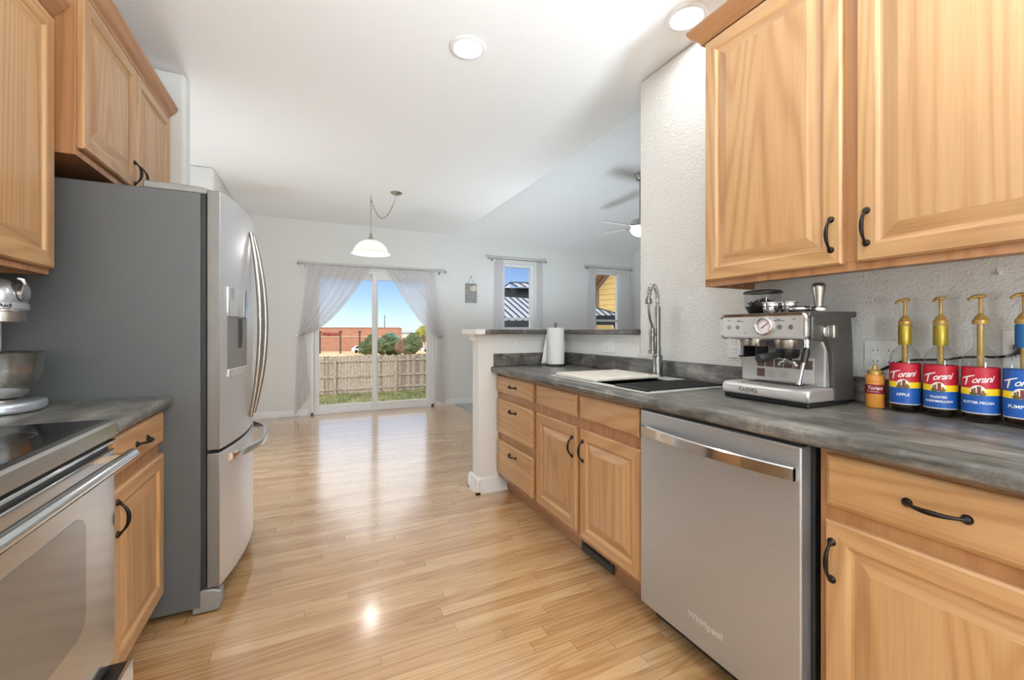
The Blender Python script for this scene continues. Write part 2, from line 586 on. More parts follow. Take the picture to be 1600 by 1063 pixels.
        if bevel:
            b = o.modifiers.new('bevel', 'BEVEL')
            b.width = bevel; b.segments = seg; b.limit_method = 'ANGLE'; b.angle_limit = math.radians(40)
            b.harden_normals = False
        if label: o['label'] = label
        return o
def tag(o, label, cat, group=None, kind=None):
    o['label'] = label; o['category'] = cat
    if group: o['group'] = group
    if kind: o['kind'] = kind
    return o
def thing(name, label, cat, loc=(0, 0, 0), group=None):
    o = bpy.data.objects.new(name, None)
    o.empty_display_size = 0.05
    COL.objects.link(o)
    o.location = loc
    return tag(o, label, cat, group)
def struct(mb, name, mats, **kw):
    o = mb.build(name, mats, **kw)
    o['kind'] = 'structure'
    return o
def sroot(name, loc=(0, 0, 0)):
    o = bpy.data.objects.new(name, None)
    COL.objects.link(o); o.location = loc; o['kind'] = 'structure'
    return o
def copy_tree(o, parent=None):
    c = o.copy(); COL.objects.link(c)
    if parent is not None: c.parent = parent
    for ch in list(o.children): copy_tree(ch, c)
    return c

# ------------------------------------------------------------------ the room
XW, XL = 1.84, -1.16            # kitchen right / left wall planes
CEIL = 2.735
YB = 6.58                       # back wall plane
XE = 2.08                       # edge of the flat ceiling and of the oak floor
XR = 5.80                       # living room right wall
YF = -2.6                       # wall behind the camera
YP0, YP1 = 2.90, 3.04           # pony wall
struct(MB().box(-1.3, XE, YF - .1, YB + .15, -0.12, 0), 'floor', 'oak_floor', smooth=0)
struct(MB().box(XE, XR + .1, 0.2, YB + .15, -0.12, 0.006), 'floor_carpet', 'carpet_grey', smooth=0)
struct(MB().box(-1.3, XE, YF - .1, YB + .15, CEIL, CEIL + .12), 'ceiling', 'ceiling_paint', smooth=0)
SL = 0.27
m = MB()
m.prism([(YB + .15, CEIL - .15 * SL), (YB + .15, CEIL + .1), (0.2, CEIL + .1 + SL * (YB - .2)), (0.2, CEIL + SL * (YB - .2))], XE, XR + .1, 'x')
struct(m, 'ceiling_vault', 'ceiling_paint', smooth=0)
m = MB().prism([(YB, CEIL + .12), (0.2, CEIL + .12), (0.2, CEIL + SL * (YB - .2))], XE - .02, XE, 'x')
struct(m, 'wall_gable', 'ceiling_paint', smooth=0)
# back wall with the openings of the sliding door and two windows
DX0, DX1, DZ1 = -0.03, 1.73, 2.07
W1 = (2.76, 3.54, 1.17, 2.345)
W2 = (4.70, 5.47, 1.17, 2.32)
m = MB()
T0, T1 = YB, YB + .15
m.box(-1.3, DX0, T0, T1, 0, CEIL).box(DX0, DX1, T0, T1, DZ1, CEIL).box(DX1, W1[0], T0, T1, 0, CEIL)
for W, nx in ((W1, W2[0]), (W2, XR + .1)):
    m.box(W[0], W[1], T0, T1, 0, W[2]).box(W[0], W[1], T0, T1, W[3], CEIL).box(W[1], nx, T0, T1, 0, CEIL)
struct(m, 'wall_back', 'wall_paint', smooth=0)
struct(MB().box(-1.3, XL, YF, 3.135, 0, CEIL), 'wall_left', 'wall_paint', smooth=0)
struct(MB().box(-1.3, -.695, 3.135, 3.265, 0, CEIL), 'wall_left_stub', 'wall_paint', bevel=0.02, seg=3)
struct(MB().box(-1.4, -1.3, 3.135, 4.82, 0, CEIL), 'wall_left_alcove', 'wall_paint', smooth=0)
struct(MB().box(-1.4, -.85, 4.82, YB, 0, CEIL), 'wall_left_dining', 'wall_paint', bevel=0.02, seg=3)
struct(MB().box(XW, XW + .12, YF, 2.04, 0, CEIL), 'wall_right', 'wall_paint_rough', bevel=0.012, seg=3)
struct(MB().box(-1.3, XW + .12, YF - .1, YF, 0, CEIL), 'wall_front', 'wall_paint', smooth=0)
struct(MB().box(XR, XR + .1, .2, YB, 0, 4.6), 'wall_living_right', 'wall_paint', smooth=0)
struct(MB().box(XW + .12, XR + .1, .1, .2, 0, 4.6), 'wall_living_front', 'wall_paint', smooth=0)
struct(MB().box(1.10, XW + .12, YP0, YP1, 0, 1.163), 'wall_pony', 'wall_paint', bevel=0.006)
struct(MB().box(XW, XW + .12, 2.041, YP0 - .0005, 0, 1.163), 'wall_pony_right', 'wall_paint', smooth=0)
# baseboards
def base_prof(d=.014, h=.09):
    return [(0, 0), (d, 0), (d, h - .02), (d * .5, h - .005), (d * .3, h), (0, h)]
def baseboard(name, segs):
    m = MB()
    for kind, a, s0, s1, sg in segs:
        pr = [(a + sg * p[0], p[1]) for p in base_prof()]
        m.prism(pr, s0, s1, kind)
    return struct(m, name, 'trim_white')
baseboard('baseboard_back', [('x', YB, -.85, DX0 - .04, -1), ('x', YB, DX1 + .03, XR, -1)])
baseboard('baseboard_left', [('y', -.85, 4.82, YB, 1), ('y', -1.3, 3.27, 4.82, 1)])
baseboard('baseboard_living', [('y', XR, .2, YB, -1)])
m = MB()
pr = [(0, 0), (.03, 0), (.03, .015), (.024, .03), (.02, .09), (.012, .105), (0, .11)]
m.prism([(1.10 - p[0], p[1]) for p in pr], YP0 - .03, YP1 + .03, 'y')
m.prism([(YP0 - p[0], p[1]) for p in pr], 1.07, 1.318, 'x')
m.prism([(YP1 + p[0], p[1]) for p in pr], 1.07, XE, 'x')
struct(m, 'baseboard_pony', 'trim_white')
# moulding under the bar ledge and white end cap
m = MB()
pr = [(0, 1.165), (.034, 1.165), (.032, 1.155), (.018, 1.143), (.014, 1.125), (.010, 1.117), (0, 1.115)]
m.prism([(1.10 - p[0], p[1]) for p in pr], YP0 - .03, YP1 + .03, 'y')
m.prism([(YP0 - p[0] * .6, p[1]) for p in pr], 1.05, XW - .02, 'x')
m.prism([(XW - p[0] * .6, p[1]) for p in pr], 2.06, YP0, 'y')
m.box(1.045, 1.118, YP0 - .078, YP1 + .082, 1.165, 1.201)
struct(m, 'trim_1', 'trim_white')

# ------------------------------------------------------------------ sliding door and windows (structure)
d = sroot('door_1', (0, YB, 0))
m = MB()
FY0, FY1 = YB - .012, YB + .10
m.box(DX0, DX0 + .04, FY0, FY1, 0, DZ1).box(DX1 - .04, DX1, FY0, FY1, 0, DZ1).box(DX0, DX1, FY0, FY1, DZ1 - .04, DZ1).box(DX0, DX1, FY0, FY1, 0, .035)
m.build('door_frame', 'vinyl_white', d, bevel=.004)
for nm, x0, x1, y0, y1 in (('fixed_panel', DX0 + .04, .885, YB + .05, YB + .09), ('sliding_panel', .80, DX1 - .04, YB + .005, YB + .045)):
    s = .072; zt, zb = DZ1 - .04, .035
    m = MB()
    m.box(x0, x0 + s, y0, y1, zb, zt).box(x1 - s, x1, y0, y1, zb, zt).box(x0 + s, x1 - s, y0, y1, zt - .085, zt).box(x0 + s, x1 - s, y0, y1, zb, zb + .085)
    p = m.build(nm, 'vinyl_white', d, bevel=.004)
    MB().box(x0 + s, x1 - s, (y0 + y1) / 2 - .003, (y0 + y1) / 2 + .003, zb + .085, zt - .085).build('pane', 'window_glass', p, smooth=0)
def window(n, W, gl):
    r = sroot(f'window_{n}', (W[0], YB, W[2]))
    x0, x1, z0, z1 = W
    g0, g1, gz0, gz1, sz = gl
    y0, y1 = YB + .03, YB + .10
    m = MB()
    m.box(x0, g0, y0, y1, z0, z1).box(g1, x1, y0, y1, z0, z1).box(g0, g1, y0, y1, gz1, z1).box(g0, g1, y0, y1, z0, gz0)
    m.build('window_frame', 'vinyl_white', r, bevel=.004)
    MB().box(g0, g1, y0 - .01, y1 - .02, sz - .02, sz + .02).build('meeting_rail', 'vinyl_white', r, bevel=.003)
    MB().box(g0, g1, YB + .063, YB + .069, gz0, gz1).build('pane', 'window_glass', r, smooth=0)
    m = MB().box(x0 - .05, x1 + .05, YB - .03, YB + .03, z0 - .03, z0)
    m.build('window_sill', 'trim_white', r, bevel=.004)
window(1, W1, (2.975, 3.475, 1.25, 2.29, 1.40))
window(2, W2, (4.88, 5.40, 1.22, 2.275, 1.385))

# ------------------------------------------------------------------ cabinet pieces
def ringloft(mb, y0, y1, z0, z1, xf, sg, rings, fill=0, hz=1, vt=0):
    """raised panel: nested rectangles in the YZ plane; rings = (inset, depth towards the room)"""
    prev = None
    for ins, dep in rings:
        x = xf + sg * dep
        cur = [(x, y0 + ins, z0 + ins), (x, y1 - ins, z0 + ins), (x, y1 - ins, z1 - ins), (x, y0 + ins, z1 - ins)]
        if prev is not None:
            for i in range(4):
                mb.add([prev[i], prev[(i + 1) % 4], cur[(i + 1) % 4], cur[i]], [(0, 1, 2, 3)], hz if i in (0, 2) else vt)
        prev = cur
    mb.add(prev, [(0, 1, 2, 3)], fill)
    x = xf
    mb.add([(x, y0, z0), (x, y1, z0), (x, y1, z1), (x, y0, z1)], [(3, 2, 1, 0)], fill)
DOOR = [(0, 0), (0, .013), (.006, .019), (.050, .019), (.055, .017), (.060, .010), (.066, .009), (.100, .017), (.104, .018)]
def door(parent, y0, y1, z0, z1, xf, sg, handle=None, label=None):
    mb = MB()
    ringloft(mb, y0, y1, z0, z1, xf, sg, DOOR)
    o = mb.build('door', ['oak_z', 'oak_y'], parent, smooth=20, label=label)
    if handle: pull(o, xf + sg * .019, *handle, sg)
    return o
DRAWER = [(0, 0), (0, .012), (.004, .016), (.012, .020)]
def drawer(parent, y0, y1, z0, z1, xf, sg, handle=None, name='drawer'):
    mb = MB()
    ringloft(mb, y0, y1, z0, z1, xf, sg, DRAWER, fill=0, hz=0, vt=0)
    o = mb.build(name, 'oak_y', parent, smooth=20)
    if handle: pull(o, xf + sg * .020, *handle, sg)
    return o
def pull(parent, x, y, z, axis, sg, L=.098):
    mb = MB()
    pts, rs = [], []
    N = 22
    for i in range(N + 1):
        t = -1 + 2 * i / N
        out = .004 + .024 * (1 - abs(t) ** 2.4)
        a = t * L / 2
        r = .0034 + .0026 * math.cos(t * PI / 2) ** 2 + .0030 * max(0, abs(t) - .82) / .18
        rs.append(r)
        pts.append((x + sg * out, y + (a if axis == 'y' else 0), z + (a if axis == 'z' else 0)))
    mb.tube(pts, rs, 10)
    for e in (-1, 1):
        c = (x, y + (e * L / 2 if axis == 'y' else 0), z + (e * L / 2 if axis == 'z' else 0))
        mb.lathe(c, [(.0105, 0), (.0105, sg * .002), (.0075, sg * .006), (.004, sg * .009), (0, sg * .0095)], 14, axis='x')
    return mb.build('handle', 'bronze', parent, smooth=50)
def frame_box(parent, x_back, xf, y0, y1, z0, z1, sg, name='carcass', toe=None, recess=0.0, hollow=False):
    """cabinet body; xf = plane of the face frame"""
    mb = MB()
    zt = z0
    if recess:
        mb.box(x_back, xf, y0, y1, z0 + recess, z1)
        mb.box(xf - sg * .019, xf, y0, y1, z0, z0 + recess)
        mb.box(x_back, xf - sg * .019, y0, y0 + .016, z0, z0 + recess)
        mb.box(x_back, xf - sg * .019, y1 - .016, y1, z0, z0 + recess)
    elif hollow:
        mb.box(xf - sg * .019, xf, y0, y1, z0, z1).box(x_back, xf - sg * .019, y0, y0 + .016, z0, z1).box(x_back, xf - sg * .019, y1 - .016, y1, z0, z1)
        mb.box(x_back, xf - sg * .019, y0 + .016, y1 - .016, z0, z0 + .016)
    else:
        mb.box(x_back, xf, y0, y1, z0, z1)
    o = mb.build(name, 'oak_frame_z', parent, bevel=.0015)
    if toe:
        MB().box(x_back, xf - sg * .075, y0, y1, 0.001, z0).build('toe_kick', 'oak_frame_y', parent, smooth=0)
    return o
CROWN = [(0, 0), (.012, 0), (.016, .012), (.030, .026), (.044, .040), (.050, .052), (.054, .058), (.054, .070), (0, .070)]
def crown(parent, xf, y0, y1, z0, sg, xb, left=True, right=True):
    """crown moulding round the front and the open ends, mitred"""
    mb = MB()
    path = []
    if left: path += [(xb, y0, 0, -1), (xf, y0, sg, -1)]
    else: path += [(xf, y0, sg, 0)]
    if right: path += [(xf, y1, sg, 1), (xb, y1, 0, 1)]
    else: path += [(xf, y1, sg, 0)]
    n = len(CROWN)
    vs = []
    for (x, y, nx, ny) in path:
        for (o_, h) in CROWN:
            vs.append((x + nx * o_, y + ny * o_, z0 + h))
    fs = []
    for i in range(len(path) - 1):
        for k in range(n):
            fs.append((i * n + k, i * n + (k + 1) % n, (i + 1) * n + (k + 1) % n, (i + 1) * n + k))
    fs += [tuple(range(n)), tuple(range((len(path) - 1) * n, len(path) * n))[::-1]]
    mb.add(vs, fs)
    return mb.build('crown_moulding', 'oak_frame_y', parent, smooth=25)

# ------------------------------------------------------------------ right run
CT = 0.925                      # counter height
FX = 1.25                       # face frame plane of the right run
CBOT = CT - .042
def right_base(name, label, y0, y1, hollow=False):
    r = thing(name, label, 'cabinet', (FX, (y0 + y1) / 2, 0))
    frame_box(r, XW - .002, FX, y0, y1, .115, CBOT - .001, -1, toe=True, hollow=hollow)
    return r
c = right_base('drawer_cabinet', 'oak base cabinet with three stacked drawers, against the white pony wall post', 2.297, 2.898)
for z0, z1 in ((.742, .862), (.445, .692), (.145, .393)):
    drawer(c, 2.322, 2.885, z0, z1, FX, -1, (2.60, z1 - .06 if z1 < .8 else .803, 'y'))
c = right_base('sink_cabinet', 'oak double-door base cabinet under the sink, with two false drawer fronts', 1.356, 2.296, True)
drawer(c, 1.838, 2.268, .740, .862, FX, -1, name='false_front')
drawer(c, 1.374, 1.808, .740, .862, FX, -1, name='false_front')
door(c, 1.838, 2.268, .145, .690, FX, -1, (1.872, .582, 'z'))
door(c, 1.362, 1.804, .140, .690, FX, -1, (1.776, .582, 'z'))
c = right_base('base_cabinet', 'oak base cabinet with one wide drawer over a door, right of the dishwasher', 0.02, .682)
drawer(c, .04, .662, .728, .864, FX, -1, (.440, .797, 'y'))
door(c, .04, .664, .140, .690, FX, -1, (.645, .587, 'z'))
# floor register in the toe kick
r = thing('toe_kick_register', 'dark grey slotted vent grille in the toe kick below the sink cabinet', 'vent', (1.322, 1.77, .02))
m = MB().box(1.312, 1.3245, 1.640, 1.905, .006, .100)
m.build('vent_plate', 'slot_dark', r, bevel=.003)
m = MB()
for k in range(22):
    y = 1.662 + k * .0105
    m.box(1.308, 1.313, y, y + .005, .045, .09)
m.build('vent_slats', 'rubber_dark', r, smooth=0)
# dishwasher
r = thing('dishwasher', 'stainless steel dishwasher with bowed towel-bar handle between oak cabinets', 'dishwasher', (1.23, 1.02, 0))
MB().box(1.262, XW - .02, .702, 1.344, .10, CBOT - .004).build('tub', 'rubber_dark', r)
MB().box(1.215, 1.262, .712, 1.342, .085, .868).build('door', 'steel_y', r, bevel=.005, seg=3)
MB().box(1.225, 1.262, .712, 1.342, .8685, .878).build('control_edge', 'black_plastic', r, bevel=.002)
MB().box(1.30, XW - .05, .712, 1.342, .001, .099).build('kick_plate', 'rubber_dark', r)
def dwh(u, v):
    y = .722 + u * .592
    x = 1.197 - .030 * math.sin(u * PI)
    return (x, y, .768 + v * .042)
m = MB()
vs, fs = [], []
N = 24
for i in range(N + 1):
    u = i / N
    y = .722 + u * .592
    xo = 1.199 - .030 * math.sin(u * PI) ** .8
    for (dx, z) in ((0, .772), (-.004, .7755), (-.004, .8085), (0, .812), (.008, .812), (.008, .772)):
        vs.append((xo + dx, y, z))
for i in range(N):
    for k in range(6):
        fs.append((i * 6 + k, i * 6 + (k + 1) % 6, (i + 1) * 6 + (k + 1) % 6, (i + 1) * 6 + k))
fs += [tuple(range(6)), tuple(range(N * 6, N * 6 + 6))[::-1]]
m.add(vs, fs)
m.box(1.199, 1.216, .722, .740, .774, .810).box(1.199, 1.216, 1.296, 1.314, .774, .810)
m.build('handle', 'chrome', r, smooth=40, label='pale polished bowed handle bar')
MB().text('Whirlpool', .034, lambda x, y, z: (1.2145 - z, 1.030 - x, .180 + y), ext=.0005).build('maker_logo', 'sticker_grey', r, smooth=0)
# right countertop with backsplash
r = thing('countertop', 'long grey-brown laminate countertop over the right-hand base cabinets', 'countertop', (1.5, 1.4, CBOT))
ED = 1.192
pr = [(XW, CT), (ED + .014, CT), (ED + .006, CT - .003), (ED + .001, CT - .010), (ED, CT - .020), (ED + .002, CT - .034), (ED + .010, CT - .042), (XW, CT - .042)]
SX0, SX1, SY0, SY1 = 1.258, 1.800, 1.352, 2.148      # sink cut-out outline
m = MB()
m.prism(pr, .0, SY0 + .012, 'y').prism(pr, SY1 - .012, YP0, 'y')
prf = [(SX0 + .012, CT)] + pr[1:7] + [(SX0 + .012, CT - .042)]
m.prism(prf, SY0 + .012, SY1 - .012, 'y')
m.box(SX1 - .012, XW, SY0 + .012, SY1 - .012, CT - .042, CT)
m.build('counter_slab', 'laminate', r, smooth=30)
m = MB().box(XW - .02, XW - .0005, 0, YP0 - .02, CT, CT + .095)
m.build('backsplash', 'laminate', r, bevel=.006)
m = MB().box(ED + .02, XW - .0005, YP0 - .02, YP0 - .0005, CT, CT + .095)
m.build('backsplash', 'laminate', r, bevel=.006)
# bar ledge
r = thing('bar_ledge', 'narrow grey laminate bar ledge capping the pony wall above the sink corner', 'ledge', (1.5, 2.95, 1.165))
m = MB().prism([(1.118, YP0 - .075), (XW - .055, YP0 - .075), (XW - .055, 2.045), (XW + .165, 2.045), (XW + .165, YP1 + .08), (1.118, YP1 + .08)], 1.1655, 1.2, 'z')
m.build('ledge_slab', 'laminate', r, bevel=.005)

# sink
r = thing('kitchen_sink', 'black composite sink with pale rim let into the right countertop', 'sink', (1.5, 1.75, CT))
bx0, bx1, by0, by1 = SX0 + .035, SX1 - .105, SY0 + .032, SY1 - .032
m = MB()
zr = CT + .007
for (x0, x1, y0, y1) in ((SX0, bx0, SY0, SY1), (bx1, SX1, SY0, SY1), (bx0, bx1, SY0, by0), (bx0, bx1, by1, SY1)):
    m.box(x0, x1, y0, y1, CT + .0005, zr)
m.build('rim', 'rim_grey', r, bevel=.002)
m = MB()
zb = CT - .21
t = .006
m.box(bx0 - t, bx0, by0 - t, by1 + t, zb, CT).box(bx1, bx1 + t, by0 - t, by1 + t, zb, CT).box(bx0, bx1, by0 - t, by0, zb, CT).box(bx0, bx1, by1, by1 + t, zb, CT).box(bx0, bx1, by0, by1, zb - t, zb)
m.build('basin', 'granite_black', r, bevel=.002)
MB().lathe((1.5, 1.75, zb), [(.055, 0), (.055, .003), (.045, .004), (.02, .002), (0, .002)], 24).build('drain', 'chrome', r)
# cutting board lying over the sink
r = thing('cutting_board', 'cream cutting board lying across the left half of the black sink', 'cutting board', (1.47, 1.9, CT))
m = MB().box(SX0 + .01, bx1 + .01, 1.735, 2.10, zr + .001, zr + .018)
m.build('board', 'board_cream', r, bevel=.005, seg=3)
MB().lathe((bx1 - .03, 1.765, zr + .0182), [(.012, 0), (.012, .0006), (0, .0006)], 20).build('hang_hole', 'slot_dark', r)
# roll-up drying rack
r = thing('drying_rack', 'black roll-up drying rack laid over the right end of the sink', 'dish rack', (1.48, 1.47, CT))
for k in range(7):
    y = SY0 + .018 + k * .033
    MB().tube([(SX0 + .012, y, zr + .006), (SX1 - .07, y, zr + .006)], .0048, 10).build('rod', 'black_plastic', r, smooth=50)
for x in (SX0 + .018, SX1 - .078):
    MB().box(x - .008, x + .008, SY0 + .010, SY0 + .222, zr + .0008, zr + .010).build('end_strip', 'rubber_dark', r, bevel=.002)
# faucet
fx, fy = 1.765, 1.812
r = thing('kitchen_faucet', 'brushed nickel spring-neck kitchen faucet behind the sink', 'faucet', (fx, fy, zr))
MB().lathe((fx, fy, zr), [(.032, 0), (.032, .006), (.027, .010), (.027, .115), (.024, .12), (.019, .125), (.019, .17), (.0165, .172), (.0165, .39), (.0125, .395)], 28).build('body', 'faucet_nickel', r)
arc = []
R = .050
dirx, diry = -.95, -.31           # spout swings towards the sink and a little to the left
for i in range(41):
    a = PI * i / 40
    q = R * (1 - math.cos(a))
    arc.append((fx + dirx * q, fy + diry * q, zr + .415 + .095 * math.sin(a)))
arc = [(fx, fy, zr + .392)] + arc + [(fx + dirx * 2 * R, fy + diry * 2 * R, zr + .425)]
MB().tube(arc, .0085, 12).build('gooseneck', 'faucet_nickel', r, smooth=60)
# coil spring round the neck
m = MB()
pts = []
P_ = [Vector(p) for p in arc]
turns = 26
NN = turns * 10
up = Vector((diry, -dirx, 0))
for i in range(NN + 1):
    s = i / NN * (len(P_) - 1)
    k = min(int(s), len(P_) - 2)
    p = P_[k].lerp(P_[k + 1], s - k)
    d_ = (P_[k + 1] - P_[k]).normalized()
    n2 = d_.cross(up).normalized()
    a = 2 * PI * turns * i / NN
    pts.append(p + (up * math.cos(a) + n2 * math.sin(a)) * .0135)
m.tube(pts, .0022, 6)
m.build('spring', 'chrome', r, smooth=60)
ex, ey = fx + dirx * 2 * R, fy + diry * 2 * R
MB().lathe((ex, ey, zr + .405), [(.017, 0), (.019, .006), (.017, .03), (.012, .034)], 20).build('spring_collar', 'faucet_nickel', r)
hx, hy = fx + dirx * .060, fy + diry * .060
MB().tube([(ex, ey, zr + .41), (ex * .95 + hx * .05, ey * .95 + hy * .05, zr + .37), (ex * .6 + hx * .4, ey * .6 + hy * .4, zr + .32), (hx, hy, zr + .285), (hx, hy, zr + .27)], .0065, 10).build('hose', 'faucet_nickel', r, smooth=60)
MB().lathe((hx, hy, zr + .130), [(.020, 0), (.024, .004), (.024, .018), (.017, .022), (.0155, .10), (.0165, .104), (.0165, .142), (.009, .146)], 24).build('spray_head', 'faucet_nickel', r)
m = MB().tube([(fx, fy, zr + .235), (hx, hy, zr + .235)], .006, 10)
m.lathe((hx, hy, zr + .228), [(.0185, 0), (.0185, .016)], 20)
m.build('holder_arm', 'faucet_nickel', r, smooth=50)
m = MB().tube([(fx, fy, zr + .096), (fx - .02, fy + .05, zr + .10), (fx - .03, fy + .125, zr + .105)], [.009, .006, .005], 12)
m.build('lever', 'chrome', r, smooth=60)

# paper towels
tx, ty = 1.662, 2.752
r = thing('paper_towel_holder', 'black paper towel holder with round base and wire loop in the counter corner', 'paper towel holder', (tx, ty, CT))
MB().lathe((tx, ty, CT + .0005), [(.078, 0), (.078, .008), (.074, .012), (.02, .014), (0, .014)], 40).build('base', 'black_plastic', r)
m = MB().tube([(tx, ty, CT + .013), (tx, ty, CT + .298)], .0045, 10)
m.tube([(tx + .013 * math.sin(a), ty + .008 * math.sin(a), CT + .311 - .013 * math.cos(a)) for a in [2 * PI * k / 24 for k in range(25)]], .003, 8, cap=False)
m.build('rod', 'black_plastic', r, smooth=60)
r = thing('paper_towel_roll', 'white paper towel roll with a loose sheet, standing beside the bar ledge', 'paper towels', (tx, ty, CT + .016))
m = MB().lathe((tx, ty, CT + .0155), [(.02, 0), (.065, 0), (.065, .272), (.02, .272), (.02, 0)], 48, cap=False)
m.build('roll', 'paper_white', r, smooth=40)
def flap(u, v):
    a0 = math.radians(118)           # where the sheet leaves the roll
    z = CT + .274 - v * .262
    rr = .0665
    bx, by = tx + rr * math.cos(a0), ty + rr * math.sin(a0)
    dx, dy = -math.sin(a0), math.cos(a0)
    ln = (.012 + .075 * v) * u
    return (bx - .62 * ln + .006 * math.sin(u * 3) * v, by + .18 * ln - .05 * ln * v, z)
m = MB().grid(flap, 10, 12)
o = m.build('loose_sheet', 'paper_white', r, smooth=60, fixn=False)
s = o.modifiers.new('thick', 'SOLIDIFY'); s.thickness = .001

# ------------------------------------------------------------------ outlets
def outlet(name, label, c, nrm, horiz=False, cat='outlet', wide=1, kind='duplex'):
    """c centre on the wall, nrm = 'x-' faces -X, 'y-' faces -Y"""
    r = thing(name, label, cat, c)
    W, H = (.072 if wide == 1 else .118), .116
    if horiz: W, H = H, W
    def bx(mb, u0, u1, v0, v1, d0, d1):
        if nrm == 'x-': mb.box(c[0] - d1, c[0] - d0, c[1] + u0, c[1] + u1, c[2] + v0, c[2] + v1)
        else: mb.box(c[0] + u0, c[0] + u1, c[1] - d1, c[1] - d0, c[2] + v0, c[2] + v1)
        return mb
    bx(MB(), -W / 2, W / 2, -H / 2, H / 2, .0005, .006).build('cover_plate', 'plate_white', r, bevel=.0025)
    for g in range(wide):
        gu = 0 if wide == 1 else (-.023 + .046 * g)
        if kind == 'switch':
            bx(MB(), gu - .016, gu + .016, -.033, .033, .0055, .010).build('rocker', 'plate_white', r, bevel=.002)
            continue
        for e in (-1, 1):
            du, dv = (e * .0195, 0) if horiz else (gu, e * .0195)
            s_ = bx(MB(), du - .0155, du + .0155, dv - .0145, dv + .0145, .0055, .0085).build('socket', 'plate_white', r, bevel=.003)
            mm = MB()
            if horiz:
                bx(mm, du - .004, du + .004, -.008, -.006, .008, .0089); bx(mm, du - .004, du + .004, .006, .008, .008, .0089)
            else:
                bx(mm, du - .008, du - .006, dv - .002, dv + .006, .008, .0089); bx(mm, du + .006, du + .008, dv - .002, dv + .006, .008, .0089)
            mm.build('slots', 'slot_dark', s_, smooth=0)
    return r
outlet('wall_outlet', 'white horizontal outlet on the pony wall beside the post', (1.345, YP0, 1.100), 'y-', True)
outlet('wall_outlet', 'white double outlet on the wall between paper towels and faucet', (XW, 2.33, 1.098), 'x-', False, wide=2)
outlet('wall_outlet', 'white outlet on the wall partly hidden behind the espresso machine', (XW, 1.385, 1.118), 'x-')
outlet('wall_outlet', 'white outlet plate behind the small caramel sauce bottle', (XW, .795, 1.098), 'x-', wide=2)
outlet('wall_outlet', 'large white outlet plate with the black cord, behind the blue-labelled bottle', (XW, .452, 1.135), 'x-', wide=2)
outlet('wall_outlet', 'white outlet low on the back wall left of the patio door', (-.413, YB, .165), 'y-')
outlet('wall_outlet', 'white outlet low on the back wall right of the patio door', (2.115, YB, .155), 'y-')

# ------------------------------------------------------------------ upper cabinets
UX = 1.535
r = thing('upper_cabinet', 'wide oak wall cabinet with two doors above the espresso machine and bottles', 'cabinet', (1.7, .6, 1.38))
frame_box(r, XW - .0005, UX, -.02, 1.297, 1.378, 2.435, -1, recess=.03)
door(r, .768, 1.285, 1.402, 2.418, UX, -1, (.797, 1.50, 'z'))
door(r, .02, .728, 1.402, 2.418, UX, -1, (.700, 1.505, 'z'))
crown(r, UX, -.02, 1.297, 2.425, -1, XW - .0005, left=False)
LX = -.85
r = thing('upper_cabinet', 'oak wall cabinet above the stand mixer, cut by the left frame edge', 'cabinet', (-1.0, 1.8, 1.39))
frame_box(r, XL + .0005, LX, 1.58, 2.062, 1.388, 2.315, 1, recess=.03)
door(r, 1.60, 2.056, 1.41, 2.300, LX, 1, (1.628, 1.50, 'z'))
crown(r, LX, 1.58, 2.062, 2.308, 1, XL + .0005, left=False, right=False)
OX = -.782
r = thing('upper_cabinet', 'oak wall cabinet with two doors directly over the refrigerator', 'cabinet', (-1.0, 2.6, 1.83))
frame_box(r, XL + .0005, OX, 2.068, 3.133, 1.832, 2.455, 1)
door(r, 2.082, 2.597, 1.862, 2.438, OX, 1, (2.565, 1.935, 'z'))
door(r, 2.612, 3.118, 1.862, 2.438, OX, 1, (2.645, 1.935, 'z'))
crown(r, OX, 2.068, 3.133, 2.447, 1, XL + .0005, right=False)

# ------------------------------------------------------------------ left run
LF = -.560
r = thing('base_cabinet', 'narrow oak base cabinet with one drawer and one door between range and refrigerator', 'cabinet', (-.85, 1.89, 0))
frame_box(r, XL + .0005, LF, 1.640, 2.140, .115, CBOT - .001, 1, toe=True)
drawer(r, 1.655, 2.128, .745, .868, LF, 1, (1.885, .805, 'y'))
door(r, 1.655, 2.132, .135, .700, LF, 1, (1.682, .615, 'z'))
r = thing('countertop', 'short grey-brown laminate countertop under the stand mixer beside the refrigerator', 'countertop', (-.85, 1.89, CBOT))
E2 = -.516
pr = [(XL + .0005, CT), (E2 - .014, CT), (E2 - .006, CT - .003), (E2 - .001, CT - .010), (E2, CT - .020), (E2 - .002, CT - .034), (E2 - .010, CT - .042), (XL + .0005, CT - .042)]
MB().prism(pr, 1.637, 2.143, 'y').build('counter_slab', 'laminate', r, smooth=30)
MB().box(XL + .0005, XL + .02, 1.637, 2.143, CT, CT + .095).build('backsplash', 'laminate', r, bevel=.006)
